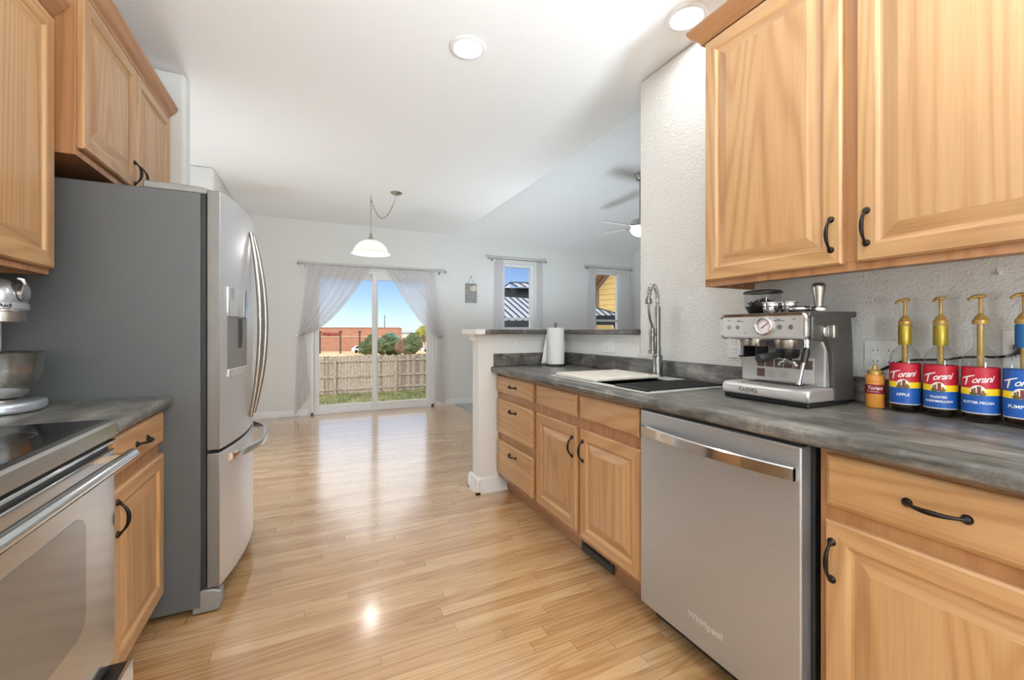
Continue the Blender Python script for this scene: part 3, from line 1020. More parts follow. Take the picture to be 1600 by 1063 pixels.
# range
r = thing('range', 'stainless steel electric range with black glass cooktop and long bar handle', 'stove', (-.85, 1.25, 0))
RY0, RY1 = .872, 1.632
MB().box(XL + .02, -.575, RY0, RY1, .03, .905).build('body', 'rubber_dark', r, bevel=.003)
MB().box(XL + .02, -.545, RY0, RY1, .9055, .930).build('cooktop', 'black_gloss', r, bevel=.003)
m = MB().prism([(-.545, .930), (-.530, .927), (-.524, .920), (-.522, .884), (-.575, .884), (-.575, .9055), (-.545, .9055)], RY0, RY1, 'y')
m.build('front_trim', 'oven_steel', r, smooth=30)
m = MB().box(-.575, -.545, RY0 + .004, RY1 - .004, .845, .884)
m.build('vent_recess', 'black_plastic', r, smooth=0)
m = MB().box(-.575, -.527, RY0, RY1, .861, .872)
m.build('vent_bar', 'chrome', r, bevel=.003)
dr = MB().box(-.575, -.530, RY0, RY1, .222, .845).build('oven_door', 'oven_steel', r, bevel=.004)
def rrect(y0, y1, z0, z1, rad, n=6):
    pts = []
    for cy, cz, a0 in ((y1 - rad, z1 - rad, 0), (y0 + rad, z1 - rad, 90), (y0 + rad, z0 + rad, 180), (y1 - rad, z0 + rad, 270)):
        for k in range(n + 1):
            a = math.radians(a0 + 90 * k / n)
            pts.append((cy + rad * math.cos(a), cz + rad * math.sin(a)))
    return pts
MB().prism(rrect(1.02, 1.452, .42, .72, .05), -.5305, -.5285, 'x').build('oven_window', 'oven_glass', dr, smooth=30)
m = MB().tube([(-.485, RY0 + .02, .825), (-.485, RY1 - .02, .825)], .0165, 16)
for y in (RY0 + .05, RY1 - .05):
    m.box(-.53, -.485, y - .012, y + .012, .815, .835)
m.build('door_handle', 'chrome', dr, smooth=50)
m = MB().box(-.575, -.500, RY0, RY1, .04, .205)
sd_ = m.build('storage_drawer', 'black_plastic', r, bevel=.003)
MB().box(-.4995, -.488, RY0, RY1, .04, .208).build('drawer_front', 'oven_steel', sd_, bevel=.002)
for y in (RY0 + .05, RY1 - .05):
    for x in (-1.08, -.62):
        MB().lathe((x, y, .001), [(.02, 0), (.02, .035)], 12).build('leveling_foot', 'rubber_dark', r)
# burner rings on the glass
for (x, y, q) in ((-.70, 1.06, .10), (-.70, 1.44, .08), (-.98, 1.06, .08), (-.98, 1.44, .10)):
    m = MB().lathe((x, y, .9301), [(q, 0), (q, .0003), (q - .003, .0003), (q - .003, 0)], 40, cap=False)
    m.build('burner_ring', 'slot_dark', r, smooth=0)

# ------------------------------------------------------------------ refrigerator
FY0, FY1 = 2.152, 3.070
FZ = 1.765
r = thing('refrigerator', 'stainless French-door refrigerator with dark grey sides and bottom freezer drawer', 'refrigerator', (-.78, 2.6, 0))
MB().box(XL + .03, -.425, FY0, FY1, .03, FZ).build('case', 'fridge_side', r, bevel=.004)
MB().box(-.425, -.408, FY0 + .008, FY1 - .008, .11, FZ - .004).build('gasket', 'rubber_dark', r)
XED, BOW = -.358, .062
def bow(y):
    u = (y - (FY0 + FY1) / 2) / ((FY1 - FY0) / 2)
    return XED + BOW * (1 - min(1, abs(u)) ** 2)
def bowed(y0, y1, z0, z1, xb=-.404, n=20):
    ys = [y0 + (y1 - y0) * k / n for k in range(n + 1)]
    poly = [(xb, y0)] + [(bow(y), y) for y in ys] + [(xb, y1)]
    m = MB().prism(poly, z0, z1, 'z')
    for k in (0, n + 1, n + 2, n + 3, n + 4): m.mi[k] = 1
    return m
ym = (FY0 + FY1) / 2
SPL = .675
dl = bowed(FY0, ym - .003, SPL + .010, FZ + .018).build('door', ['steel_z', 'door_edge'], r, bevel=.004, smooth=25)
dr_ = bowed(ym + .003, FY1, SPL + .010, FZ + .018).build('door', ['steel_z', 'door_edge'], r, bevel=.004, smooth=25)
fz = bowed(FY0, FY1, .105, SPL - .004).build('freezer_drawer', ['steel_z', 'door_edge'], r, bevel=.004, smooth=25)
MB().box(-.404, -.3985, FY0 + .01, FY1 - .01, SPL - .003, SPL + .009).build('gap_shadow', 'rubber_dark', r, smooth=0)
def arch(parent, y, e, proud):
    pts, rs = [], []
    N = 30
    z0, z1 = .745, 1.70
    for k in range(N + 1):
        t = -1 + 2 * k / N
        out = .006 + proud * (1 - abs(t) ** 2.0)
        yy = y + e * .012 * (1 - t * t)
        pts.append((bow(yy) + out, yy, (z0 + z1) / 2 + t * (z1 - z0) / 2))
        rs.append(.0130 - .004 * abs(t) ** 3)
    m = MB().tube(pts, rs, 14)
    return m.build('door_handle', 'nickel', parent, smooth=60)
arch(dl, ym - .060, -1, .044)
arch(dr_, ym + .060, 1, .056)
m = MB()
pts = []
for k in range(31):
    t = -1 + 2 * k / 30
    y = ym + t * .375
    pts.append((bow(y) + .006 + .062 * (1 - abs(t) ** 2.6), y, .628))
vs, fs = [], []
for p in pts:
    for (dx, dz) in ((-.007, -.018), (.006, -.014), (.009, 0), (.006, .014), (-.007, .018)):
        vs.append((p[0] + dx, p[1], p[2] + dz))
for k in range(30):
    for j in range(5):
        fs.append((k * 5 + j, k * 5 + (j + 1) % 5, (k + 1) * 5 + (j + 1) % 5, (k + 1) * 5 + j))
fs += [tuple(range(5)), tuple(range(150, 155))[::-1]]
m.add(vs, fs)
m.build('drawer_handle', 'chrome', fz, smooth=50)
# water dispenser in the near door
y0, y1 = 2.215, 2.475
def on_bow(y0, y1, z0, z1, off, thick, n=10):
    ys = [y0 + (y1 - y0) * k / n for k in range(n + 1)]
    poly = [(bow(y) + off, y) for y in ys] + [(bow(y) + off - thick, y) for y in ys[::-1]]
    return MB().prism(poly, z0, z1, 'z')
dp = on_bow(y0, y1, 1.000, 1.270, .0020, .012).build('dispenser_recess', 'dispenser_grey', dl, smooth=25)
on_bow(y0, y1, 1.252, 1.385, .0075, .017).build('control_panel', 'chrome', dl, bevel=.003, smooth=25)
on_bow(y0, y1, .985, 1.020, .0085, .018).build('drip_shelf', 'steel_z', dl, bevel=.003, smooth=25)
MB().tube([(bow(2.345) + .004, 2.345, 1.245), (bow(2.345) + .006, 2.345, 1.15), (bow(2.345) + .004, 2.345, 1.11)], [.012, .010, .008], 10).build('dispenser_paddle', 'rubber_dark', dl, smooth=50)
# hinge covers, bottom grille and foot
m = MB().prism([(-.62, FZ + .0005), (-.395, FZ + .0005), (-.372, FZ + .016), (-.42, FZ + .030), (-.50, FZ + .034), (-.62, FZ + .034)], FY0 + .012, FY0 + .075, 'y')
m.build('hinge_cover', 'fridge_grey', r, bevel=.006, smooth=40)
m = MB().prism([(-.62, FZ + .0005), (-.395, FZ + .0005), (-.372, FZ + .016), (-.42, FZ + .030), (-.50, FZ + .034), (-.62, FZ + .034)], FY1 - .075, FY1 - .012, 'y')
m.build('hinge_cover', 'fridge_grey', r, bevel=.006, smooth=40)
MB().box(-.46, -.39, FY0 + .06, FY1 - .06, .02, .098).build('base_grille', 'rubber_dark', r, bevel=.003)
for y in (FY0 + .001, FY1 - .056):
    m = MB().prism([(-.455, .004), (-.362, .004), (-.350, .03), (-.352, .085), (-.385, .098), (-.455, .098)], y, y + .055, 'y')
    m.build('corner_foot', 'fridge_grey', r, bevel=.006, smooth=40)
for x in (-1.05,):
    for y in (FY0 + .06, FY1 - .06):
        MB().lathe((x, y, .001), [(.025, 0), (.025, .03)], 12).build('roller', 'rubber_dark', r)
# ------------------------------------------------------------------ stand mixer
mx, my = -.935, 1.955
r = thing('stand_mixer', 'silver stand mixer with steel bowl on the short left countertop', 'stand mixer', (mx, my, CT))
prof = [(-.19, -.085), (-.16, -.10), (0, -.108), (.06, -.104), (.095, -.08), (.112, -.04), (.116, 0)]
poly = prof + [(x, -y) for (x, y) in prof[::-1][1:]]
MB().prism([(mx + a, my + b) for a, b in poly], CT + .001, CT + .034, 'z').build('base', 'mixer_silver', r, bevel=.010, seg=4)
m = MB()
secs = [(CT + .03, -.185, -.10, .075), (CT + .10, -.18, -.118, .06), (CT + .25, -.18, -.12, .052), (CT + .34, -.185, -.10, .055)]
vs, fs = [], []
for z, x0, x1, hw in secs:
    for k in range(20):
        a = 2 * PI * k / 20
        cx, rx = (x0 + x1) / 2, (x1 - x0) / 2
        vs.append((mx + cx + rx * math.cos(a), my + hw * math.sin(a), z))
for i in range(len(secs) - 1):
    for k in range(20):
        fs.append((i * 20 + k, i * 20 + (k + 1) % 20, (i + 1) * 20 + (k + 1) % 20, (i + 1) * 20 + k))
fs += [tuple(range(20))[::-1], tuple(range(60, 80))]
m.add(vs, fs)
m.build('column', 'mixer_silver', r, smooth=60)
# head: loft along x
m = MB()
secs = [(-.195, .365, .03, .035), (-.187, .37, .055, .055), (-.155, .376, .07, .070), (-.08, .380, .075, .074), (-.02, .378, .073, .071), (.02, .373, .068, .064), (.045, .368, .058, .052), (.062, .362, .040, .036)]
vs, fs = [], []
K = 24
for x, zc, hw, hh in secs:
    for k in range(K):
        a = 2 * PI * k / K
        ca, sa = math.cos(a), math.sin(a)
        vs.append((mx + x, my + hw * (abs(ca) ** .8) * (1 if ca > 0 else -1), CT + zc + hh * (abs(sa) ** .85) * (1 if sa > 0 else -1)))
for i in range(len(secs) - 1):
    for k in range(K):
        fs.append((i * K + k, i * K + (k + 1) % K, (i + 1) * K + (k + 1) % K, (i + 1) * K + k))
fs += [tuple(range(K))[::-1], tuple(range((len(secs) - 1) * K, len(secs) * K))]
m.add(vs, fs)
hd = m.build('head', 'mixer_silver', r, smooth=60)
m = MB().lathe((mx + .030, my, CT + .392), [(.030, 0), (.030, .032), (.027, .034)], 24, axis='x')
m.build('attachment_hub', 'slot_dark', hd, smooth=40)
m = MB().lathe((mx + .063, my, CT + .392), [(.027, 0), (.028, .003), (.028, .012), (.022, .016), (0, .014)], 24, axis='x')
m.tube([(mx + .071, my, CT + .419), (mx + .068, my - .004, CT + .433), (mx + .058, my - .006, CT + .438)], .006, 10)
m.build('hub_cap', 'chrome', hd, smooth=40)
BAND = [(-.19, .064), (-.08, .073), (0, .0745), (.03, .070), (.055, .056), (.070, .034), (.076, 0)]
def band_y(x):
    for (xa, ya), (xb, yb) in zip(BAND, BAND[1:]):
        if x <= xb: return ya + (yb - ya) * (x - xa) / (xb - xa)
    return 0
poly = [(mx + x, my - y) for x, y in BAND] + [(mx + x, my + y) for x, y in BAND[::-1][1:]]
MB().prism(poly, CT + .327, CT + .334, 'z').build('trim_band', 'chrome', hd, bevel=.001, smooth=30)
MB().prism([(mx + (q[0] - mx) * .985, my + (q[1] - my) * .96) for q in poly], CT + .3345, CT + .3555, 'z').build('name_band', 'mixer_silver', hd, bevel=.002, smooth=30)
MB().text('KitchenAid', .0165, lambda x, y, z: (mx + .024 + x, my - band_y(x + .024) * .965 - .0006 - z, CT + .345 + y), ext=.0006, bold=.0005).build('maker_name', 'ink_dark', hd, smooth=0)
MB().lathe((mx + .012, my, CT + .292), [(.040, 0), (.058, .003), (.060, .030), (.060, .034)], 32).build('planetary_hub', 'nickel', r, smooth=40)
MB().tube([(mx + .010, my, CT + .295), (mx + .010, my, CT + .195)], .007, 10).build('beater_shaft', 'chrome', r, smooth=60)
m = MB().lathe((mx + .010, my, CT + .042), [(0, 0), (.045, 0), (.062, .01), (.085, .045), (.100, .095), (.106, .150), (.1085, .152), (.1065, .153), (.104, .150), (.098, .095), (.083, .046), (.06, .013), (0, .004)], 48)
m.build('bowl', 'bowl_steel', r, smooth=50)
m = MB().box(mx - .035, mx - .015, my - .112, my - .100, CT + .125, CT + .150).box(mx - .185, mx - .02, my - .116, my - .106, CT + .118, CT + .130)
m.build('bowl_bracket', 'mixer_silver', r, bevel=.003)
MB().lathe((mx + .006, my, CT + .0345), [(.05, 0), (.05, .006), (.045, .006)], 32).build('bowl_seat', 'nickel', r)

# ------------------------------------------------------------------ espresso machine
ex0, ey0 = 1.500, 1.023
r = thing('espresso_machine', 'stainless steel espresso machine with round pressure gauge and bean hopper on the counter', 'espresso machine', (ex0, ey0, CT))
def L(x, y, z): return (ex0 + x, ey0 + y, CT + z)
def eb(mb, x0, x1, y0, y1, z0, z1): return mb.box(ex0 + x0, ex0 + x1, ey0 + y0, ey0 + y1, CT + z0, CT + z1)
HW = .166
eb(MB(), .010, .262, -HW + .006, HW - .006, .001, .018).build('foot_plate', 'black_plastic', r, bevel=.004)
m = MB().prism([(ex0 + a, CT + b) for a, b in ((.004, .018), (.0, .024), (.002, .050), (.010, .060), (.022, .064), (.265, .064), (.268, .018))], ey0 - HW, ey0 + HW, 'y')
m.build('base', 'steel_espresso', r, bevel=.008, seg=3, smooth=40)
m = MB().prism([(ex0 + a, CT + b) for a, b in ((.120, .064), (.268, .064), (.262, .20), (.250, .312), (.10, .312), (.10, .23), (.122, .20))], ey0 - HW + .012, ey0 + HW, 'y')
m.build('body', 'steel_espresso', r, bevel=.006, smooth=40)
m = MB().prism([(ex0 + a, CT + b) for a, b in ((.150, .018), (.270, .018), (.262, .20), (.252, .318), (.018, .318), (.018, .235), (.11, .225), (.135, .19))], ey0 - HW - .004, ey0 - HW + .0115, 'y')
m.build('side_panel', 'espresso_side', r, bevel=.004, smooth=40, label='dark grey side panel')
m = MB().prism([(ex0 + a, CT + b) for a, b in ((.002, .312), (.270, .312), (.285, .316), (.285, .334), (.004, .330))], ey0 - HW - .004, ey0 + HW, 'y')
m.build('top_tray', 'espresso_side', r, bevel=.003)
# head housing with chrome surround and face plate
m = MB().prism([(ex0 + a, CT + b) for a, b in ((.012, .236), (.10, .230), (.10, .312), (.016, .312))], ey0 - HW + .012, ey0 + HW, 'y')
m.build('head_housing', 'steel_espresso', r, bevel=.004)
ZC = .280
def rr2(hw, hh, rad, x, n=6):
    return [(x, ey0 + p[0], CT + ZC + p[1]) for p in rrect(-hw, hw, -hh, hh, rad, n)]
m = MB()
loops = [rr2(HW - .002, .045, .014, ex0 + .014), rr2(HW, .047, .016, ex0 - .004), rr2(HW - .004, .043, .014, ex0 - .010), rr2(HW - .010, .037, .010, ex0 - .008)]
n = len(loops[0])
for a, b in zip(loops, loops[1:]):
    m.add(a + b, [(i, (i + 1) % n, n + (i + 1) % n, n + i) for i in range(n)])
m.build('panel_surround', 'chrome', r, smooth=50)
fp = MB().prism([(p[1], p[2]) for p in rr2(HW - .0095, .0375, .010, 0)], ex0 - .0075, ex0 + .013, 'x')
fp = fp.build('face_plate', 'steel_espresso', r, smooth=30)
gy = -.020
m = MB().lathe(L(-.0076, gy, ZC + .002), [(.033, 0), (.033, -.008), (.029, -.010), (.026, -.007)], 40, axis='x', cap=False)
g = m.build('pressure_gauge', 'chrome', r, smooth=50)
m = MB().lathe(L(-.0080, gy, ZC + .002), [(.0265, 0), (.0265, -.0015), (0, -.0015)], 36, axis='x')
m.build('gauge_dial', 'gauge_face', g)
m = MB()
for k in range(13):
    a = math.radians(-30 + 20 * k)
    c0, s0 = math.cos(a), math.sin(a)
    m.add([L(-.0097, gy - q * c0 + w_ * s0, ZC + .002 + q * s0 + w_ * c0) for q, w_ in ((.018, -.0015), (.0225, -.0015), (.0225, .0015), (.018, .0015))], [(0, 1, 2, 3)])
m.build('gauge_scale', 'gauge_pink', g, smooth=0, fixn=False)
MB().tube([L(-.0105, gy + .010, ZC - .006), L(-.0105, gy - .014, ZC + .013)], [.002, .001], 8).build('gauge_needle', 'ink_dark', g)
for (u, z, ln) in ((.125, .024, .010), (.083, .024, .010), (.078, .0195, .030), (-.072, .024, .012), (-.072, .0195, .040), (-.125, .024, .010), (.055, -.024, .010), (-.035, -.024, .012)):
    eb(MB(), -.0082, -.0074, u - ln / 2, u + ln / 2, ZC + z, ZC + z + .0022).build('printed_mark', 'ink_dark', fp, smooth=0)
for u in (.125, .088, -.075, -.115):
    MB().lathe(L(-.0074, u, ZC - .002), [(.0085, 0), (.0085, -.0012), (0, -.0012)], 24, axis='x').build('touch_button', 'nickel', fp)
# grinder outlet and cradle (left), group head (centre)
m = MB().lathe(L(.055, .060, .206), [(.036, 0), (.038, .004), (.038, .030), (.034, .034)], 36)
m.build('grinder_collar', 'nickel', r, smooth=40)
m = MB()
eb(m, .02, .09, .030, .034, .165, .206); eb(m, .02, .09, .082, .086, .165, .206); eb(m, .082, .09, .030, .086, .165, .206); eb(m, .010, .09, .082, .098, .163, .170)
m.build('grinder_cradle', 'black_plastic', r, bevel=.002)
m = MB().lathe(L(.055, -.065, .200), [(.040, 0), (.043, .004), (.043, .036), (.038, .040)], 40)
m.build('group_head', 'nickel', r, smooth=40)
# steam wand
m = MB().tube([L(.035, -.142, .236), L(.035, -.142, .205)], .0085, 14)
w_ = m.build('steam_wand', 'chrome', r, smooth=50)
MB().tube([L(.035, -.142, .208), L(.032, -.141, .190), L(.026, -.137, .155)], [.008, .0115, .0105], 14).build('grip', 'black_plastic', w_, smooth=60)
MB().tube([L(.026, -.137, .156), L(.018, -.128, .092), L(.017, -.126, .080)], [.0062, .0062, .0080], 12).build('wand_tube', 'chrome', w_, smooth=60)
# instruction sticker on the splash plate
st = eb(MB(), .1190, .1199, -.120, .100, .076, .166).build('instruction_sticker', 'sticker_grey', r, smooth=0)
m = MB()
for k in range(6):
    y1_ = .095 - k * .0355
    eb(m, .1180, .1189, y1_ - .031, y1_, .124, .156)
eb(m, .1180, .1189, .064, .095, .084, .116)
m.build('sticker_pictures', 'sticker_brown', st, smooth=0)
for j in range(2):
    m = MB()
    for k in range(5):
        eb(m, .1180, .1189,   .025 - j * .055, .048 - j * .055 + (k % 2) * .006, .086 + k * .006, .0868 + k * .006)
    m.build('sticker_text', 'slot_dark', st, smooth=0)
# drip tray
eb(MB(), .022, .115, -.13, .10, .0645, .070).build('drip_tray', 'nickel', r, bevel=.003)
m = MB()
for k in range(9):
    eb(m, .034 + k * .009, .037 + k * .009, -.115, .085, .0700, .0706)
m.build('tray_slots', 'slot_dark', r, smooth=0)
MB().text('CASEVO', .020, lambda x, y, z: (ex0 - .0005 - z, ey0 + .050 - x, CT + .040 + y), ext=.001, bold=.0006).build('maker_badge', 'chrome', r, smooth=0)
# hopper
m = MB().lathe(L(.145, .090, .3325), [(.048, 0), (.055, .012), (.063, .026), (.064, .030), (0, .030)], 40)
hp = m.build('hopper_base', 'black_plastic', r, smooth=40)
MB().lathe(L(.145, .090, .363), [(.064, 0), (.066, .052)], 40, cap=False).build('hopper_wall', 'hopper_clear', hp, smooth=50)
m = MB().lathe(L(.145, .090, .4155), [(.070, 0), (.070, .004), (.064, .010), (.03, .014), (0, .014)], 40)
m.build('hopper_lid', 'slot_dark', hp, smooth=40)
m = MB()
for k in range(170):
    a, q = random.random() * 6.28, .054 * math.sqrt(random.random())
    hh = (.028 * (1 - q / .06) + .006) * random.random()
    m.sphere(L(.145 + q * math.cos(a), .090 + q * math.sin(a), .367 + hh), .0058, 1, sc=(1, .75, .7))
m.build('coffee_beans', 'bean_brown', hp)['kind'] = 'stuff'
# steam knob on the right side
m = MB().lathe(L(.098, -HW - .0045, .262), [(.026, 0), (.026, -.004), (.023, -.007), (0, -.007)], 32, axis='y')
k_ = m.build('steam_knob', 'chrome', r, smooth=40)
eb(MB(), .087, .109, -HW - .034, -HW - .011, .239, .285).build('knob_grip', 'nickel', k_, bevel=.005, seg=3)
# portafilter locked in the group
r = thing('portafilter', 'portafilter with black handle locked under the espresso group head', 'portafilter', L(.055, -.065, .199))
MB().lathe(L(.055, -.065, .166), [(.030, 0), (.036, .008), (.0375, .033)], 36).build('filter_ring', 'black_plastic', r, smooth=40)
hv = Vector((-.088, .022, -.016))
p0 = Vector(L(.055 - .032, -.065 + .006, .181))
pts = [p0 + hv * t for t in (0, .08, .3, .6, .9, 1.0)]
MB().tube(pts, [.008, .011, .0125, .0145, .0165, .0155], 18).build('grip', 'black_plastic', r, smooth=60)
pe = p0 + hv * 1.0
MB().tube([p0 + hv * .99, p0 + hv * 1.02], [.0158, .0145], 18).build('grip_cap', 'rubber_dark', r, smooth=40)
m = MB()
for e in (-1, 1):
    m.tube([L(.055, -.065, .168), L(.055, -.065 + e * .010, .152), L(.055, -.065 + e * .024, .150), L(.055, -.065 + e * .030, .138)], [.010, .009, .008, .007], 12)
m.build('spout', 'nickel', r, smooth=60)
# things standing on top of the machine
for (lx, ly, lab) in ((.050, -.006, 'small steel filter basket on the espresso machine top, in front of the bean hopper'), (.085, -.050, 'steel filter basket with dark rim on the espresso machine, left of the tamper')):
    r = thing('filter_basket', lab, 'filter basket', L(lx, ly, .3325), 'filter baskets on the espresso machine')
    MB().lathe(L(lx, ly, .3325), [(.022, 0), (.025, .004), (.026, .020), (.0285, .022), (.026, .024), (.0265, .034), (.031, .036), (.031, .0385), (.025, .0385), (.023, .006), (0, .006)], 32).build('basket', 'chrome', r, smooth=40)
r = thing('milk_disc', 'low black and steel ring lying on the espresso machine before the tamper', 'ring', L(.050, -.108, .3325))
MB().lathe(L(.050, -.108, .3325), [(.033, 0), (.034, .003), (.034, .014), (.028, .018), (0, .018)], 32).build('disc', 'black_plastic', r, smooth=40)
MB().lathe(L(.050, -.108, .3325), [(.0345, .005), (.0355, .007), (.0355, .011), (.0345, .013)], 32, cap=False).build('band', 'chrome', r, smooth=40)
r = thing('coffee_tamper', 'silver-grey coffee tamper standing upright on the right of the espresso machine', 'tamper', L(.075, -.125, .3325))
tx_, ty_ = .122, -.132
MB().lathe(L(tx_, ty_, .336), [(.0285, 0), (.0285, .010), (.022, .014), (.012, .017)], 32).build('base', 'chrome', r, smooth=40)
MB().lathe(L(tx_, ty_, .350), [(.012, 0), (.013, .012), (.017, .045), (.0205, .068), (.020, .078), (.015, .084), (0, .086)], 32).build('grip', 'nickel', r, smooth=60)

# ------------------------------------------------------------------ syrup bottles
def cyl_place(cx, cy, z0, R, a_c, lift=.0004):
    """wrap flat text round a vertical cylinder, centred at bearing a_c, read from outside"""
    def f(x, y, z):
        a = a_c + x / R
        return (cx + (R + lift + z) * math.cos(a), cy + (R + lift + z) * math.sin(a), z0 + y)
    return f
def band(cx, cy, R, z0, z1, seg=48, m=0, mb=None, a0=0, a1=2 * PI):
    mb = mb or MB()
    n = max(2, int(seg * (a1 - a0) / (2 * PI)))
    vs = []
    for k in range(n + 1):
        a = a0 + (a1 - a0) * k / n
        vs += [(cx + R * math.cos(a), cy + R * math.sin(a), z0), (cx + R * math.cos(a), cy + R * math.sin(a), z1)]
    mb.add(vs, [(2 * k, 2 * k + 2, 2 * k + 3, 2 * k + 1) for k in range(n)], m)
    return mb
BR = .0385
def bottle(cx, cy, label, flavour, top='label_red', neck='gold_foil', spout=200, size=.0125, bear=None, lift=0.0):
    r = thing('syrup_bottle', label, 'syrup bottle', (cx, cy, CT))
    z = CT + .001
    prof = [(.030, 0), (.0365, .003), (BR, .010), (BR, .172), (.0375, .184), (.032, .196), (.022, .207), (.0165, .215), (.0148, .225), (.0145, .283)]
    MB().lathe((cx, cy, z), prof, 40).build('glass', 'bottle_glass', r, smooth=60)
    MB().lathe((cx, cy, z + .006), [(.030, 0), (BR - .003, .006), (BR - .003, .125), (0, .125)], 32).build('syrup', 'syrup', r, smooth=50)
    # label
    lb = MB()
    z0, z1 = z + .026, z + .158
    zy0, zy1 = z + .080, z + .099
    band(cx, cy, BR + .0005, z0, z0 + .0035, m=3, mb=lb)
    band(cx, cy, BR + .0005, z0 + .0035, zy0, m=0, mb=lb)
    band(cx, cy, BR + .0005, zy0, zy1, m=1, mb=lb)
    band(cx, cy, BR + .0005, zy1, z1, m=2, mb=lb)
    lo = lb.build('paper_label', ['label_blue', 'label_yellow', top, 'sticker_grey'], r, smooth=60)
    ac = bear if bear is not None else math.atan2(0 - cy, 0 - cx) - .14
    cpz = cyl_place(cx, cy, z + .123, BR + .0007, ac)
    tilt = lambda x, y, zq: cpz(x, y + .13 * x, zq)
    mb = MB().text('orani', .0265, lambda x, y, zq: tilt(x * .88 + .0085, y, zq), shear=.40, bold=.0005, space=.9)
    for A_, B_, wd in (((-.0215, .0125), (-.0275, -.0130), .0048), ((-.0370, .0078), (-.0060, .0140), .0042)):
        strip = []
        for k in range(13):
            t = k / 12
            x, y = A_[0] + (B_[0] - A_[0]) * t, A_[1] + (B_[1] - A_[1]) * t
            hw_ = wd / 2 * (.55 + .45 * math.sin(PI * (.2 + .7 * t)))
            dx, dy = (hw_, 0) if wd > .0045 else (0, hw_)
            strip += [tilt(x - dx, y - dy, .0001), tilt(x + dx, y + dy, .0001)]
        mb.add(strip, [(2 * k, 2 * k + 1, 2 * k + 3, 2 * k + 2) for k in range(12)])
    mb.build('brand_lettering', 'ink_white', lo, smooth=0, fixn=False)
    mb = MB()
    lines = flavour if isinstance(flavour, (list, tuple)) else [flavour]
    zz = z + .058 if len(lines) == 1 else z + .062
    for i, s in enumerate(lines):
        mb.text(s, size, cyl_place(cx, cy, zz - i * .0125, BR + .0007, ac), bold=.0003)
    mb.build('flavour_lettering', 'ink_white', lo, smooth=0, fixn=False)
    # round hill-town vignette: white sky, brown towers, green slope
    pl = cyl_place(cx, cy, z + .085, BR + .0006, ac)
    fan = [(0, 0)] + [(.017 * math.cos(a), .019 * math.sin(a) + .004) for a in [PI * k / 16 for k in range(17)]]
    mb = MB().add([pl(x, y, 0) for x, y in fan], [(0, k, k + 1) for k in range(1, 17)], 0)
    for (x0, x1, y1, mm) in ((-.013, -.009, .012, 1), (-.008, -.004, .015, 1), (-.0015, .0065, .020, 1), (.0005, .004, .016, 2), (.008, .013, .008, 1)):
        mb.add([pl(x, y, .0002) for x, y in ((x0, -.004), (x1, -.004), (x1, y1), (x0, y1))], [(0, 1, 2, 3)], mm)
    mb.add([pl(x, y, .0003) for x, y in ((-.0175, .001), (-.008, .004), (.002, -.001), (.010, .004), (.0175, .001), (.012, -.008), (0, -.011), (-.012, -.008))], [tuple(range(8))], 3)
    mb.build('label_picture', ['ink_white', 'ink_brown', 'maroon', 'ink_green'], lo, smooth=0, fixn=False)
    if neck:
        MB().lathe((cx, cy, z + .218), [(.0168, 0), (.0175, .002), (.0175, .060), (.0160, .064), (.0150, .064)], 28, cap=False).build('neck_foil', neck, r, smooth=50)
    # pump
    zp = z + .283
    pu = MB().lathe((cx, cy, zp), [(.0172, 0), (.0178, .002), (.0178, .012), (.0135, .016), (.0125, .022), (.0075, .027), (.0042, .032)], 24)
    pu = pu.build('pump_collar', 'gold_plastic', r, smooth=40)
    MB().lathe((cx, cy, zp + .03), [(.0042, 0), (.0042, .042), (.0060, .047)], 16).build('pump_stem', 'gold_plastic', pu, smooth=50)
    a = math.radians(spout)
    m = MB().lathe((cx, cy, zp + .0765), [(.0060, 0), (.0128, .002), (.0134, .006), (.011, .009), (0, .010)], 24)
    m.tube([(cx, cy, zp + .081), (cx + .018 * math.cos(a), cy + .018 * math.sin(a), zp + .079), (cx + .029 * math.cos(a), cy + .029 * math.sin(a), zp + .071)], [.0055, .0045, .0038], 12)
    m.build('pump_head', 'gold_plastic', pu, smooth=50)
    MB().lathe((cx, cy, z + .160), [(.0062, 0), (.0075, .004), (.0075, .122)], 16).build('dip_tube', 'gold_plastic', pu, smooth=50)
    return r
BX = 1.757
bottle(BX, .704, 'clear syrup bottle with red and blue label reading APPLE, gold pump', 'APPLE', spout=150)
bottle(BX, .617, 'clear syrup bottle with red and blue label reading TOASTED MARSHMALLOW', ['TOASTED', 'MARSHMALLOW'], size=.0090, spout=165)
bottle(BX - .002, .530, 'clear syrup bottle labelled BUTTER PECAN, without foil on its neck', 'BUTTER PECAN', size=.0096, neck=None, spout=140)
bottle(BX, .447, 'blue-labelled syrup bottle with a blue neck seal, at the right frame edge', 'PUMPKIN', top='label_blue', neck='seal_blue', spout=140)
cx, cy = 1.757, .786
r = thing('sauce_bottle', 'small caramel-coloured squeeze sauce bottle with a gold spout cap', 'sauce bottle', (cx, cy, CT))
z = CT + .001
MB().lathe((cx, cy, z), [(.024, 0), (.0265, .003), (.0265, .107), (.0255, .111), (.022, .113)], 36).build('body', 'caramel', r, smooth=40)
lb = band(cx, cy, .0268, z + .048, z + .080).build('label_band', 'maroon', r, smooth=60)
ac = math.atan2(-cy, -cx) - .12
MB().text('Torani', .0165, cyl_place(cx, cy, z + .068, .0270, ac + .1), shear=.3, bold=.0002).build('brand_lettering', 'ink_white', lb, smooth=0, fixn=False)
MB().text('PUREMADE SAUCE', .0042, cyl_place(cx, cy, z + .056, .0270, ac + .1 - .25)).build('small_lettering', 'ink_white', lb, smooth=0, fixn=False)
MB().text('CARAMEL', .006, cyl_place(cx, cy, z + .09, .0267, ac)).build('flavour_lettering', 'ink_brown', r, smooth=0, fixn=False)
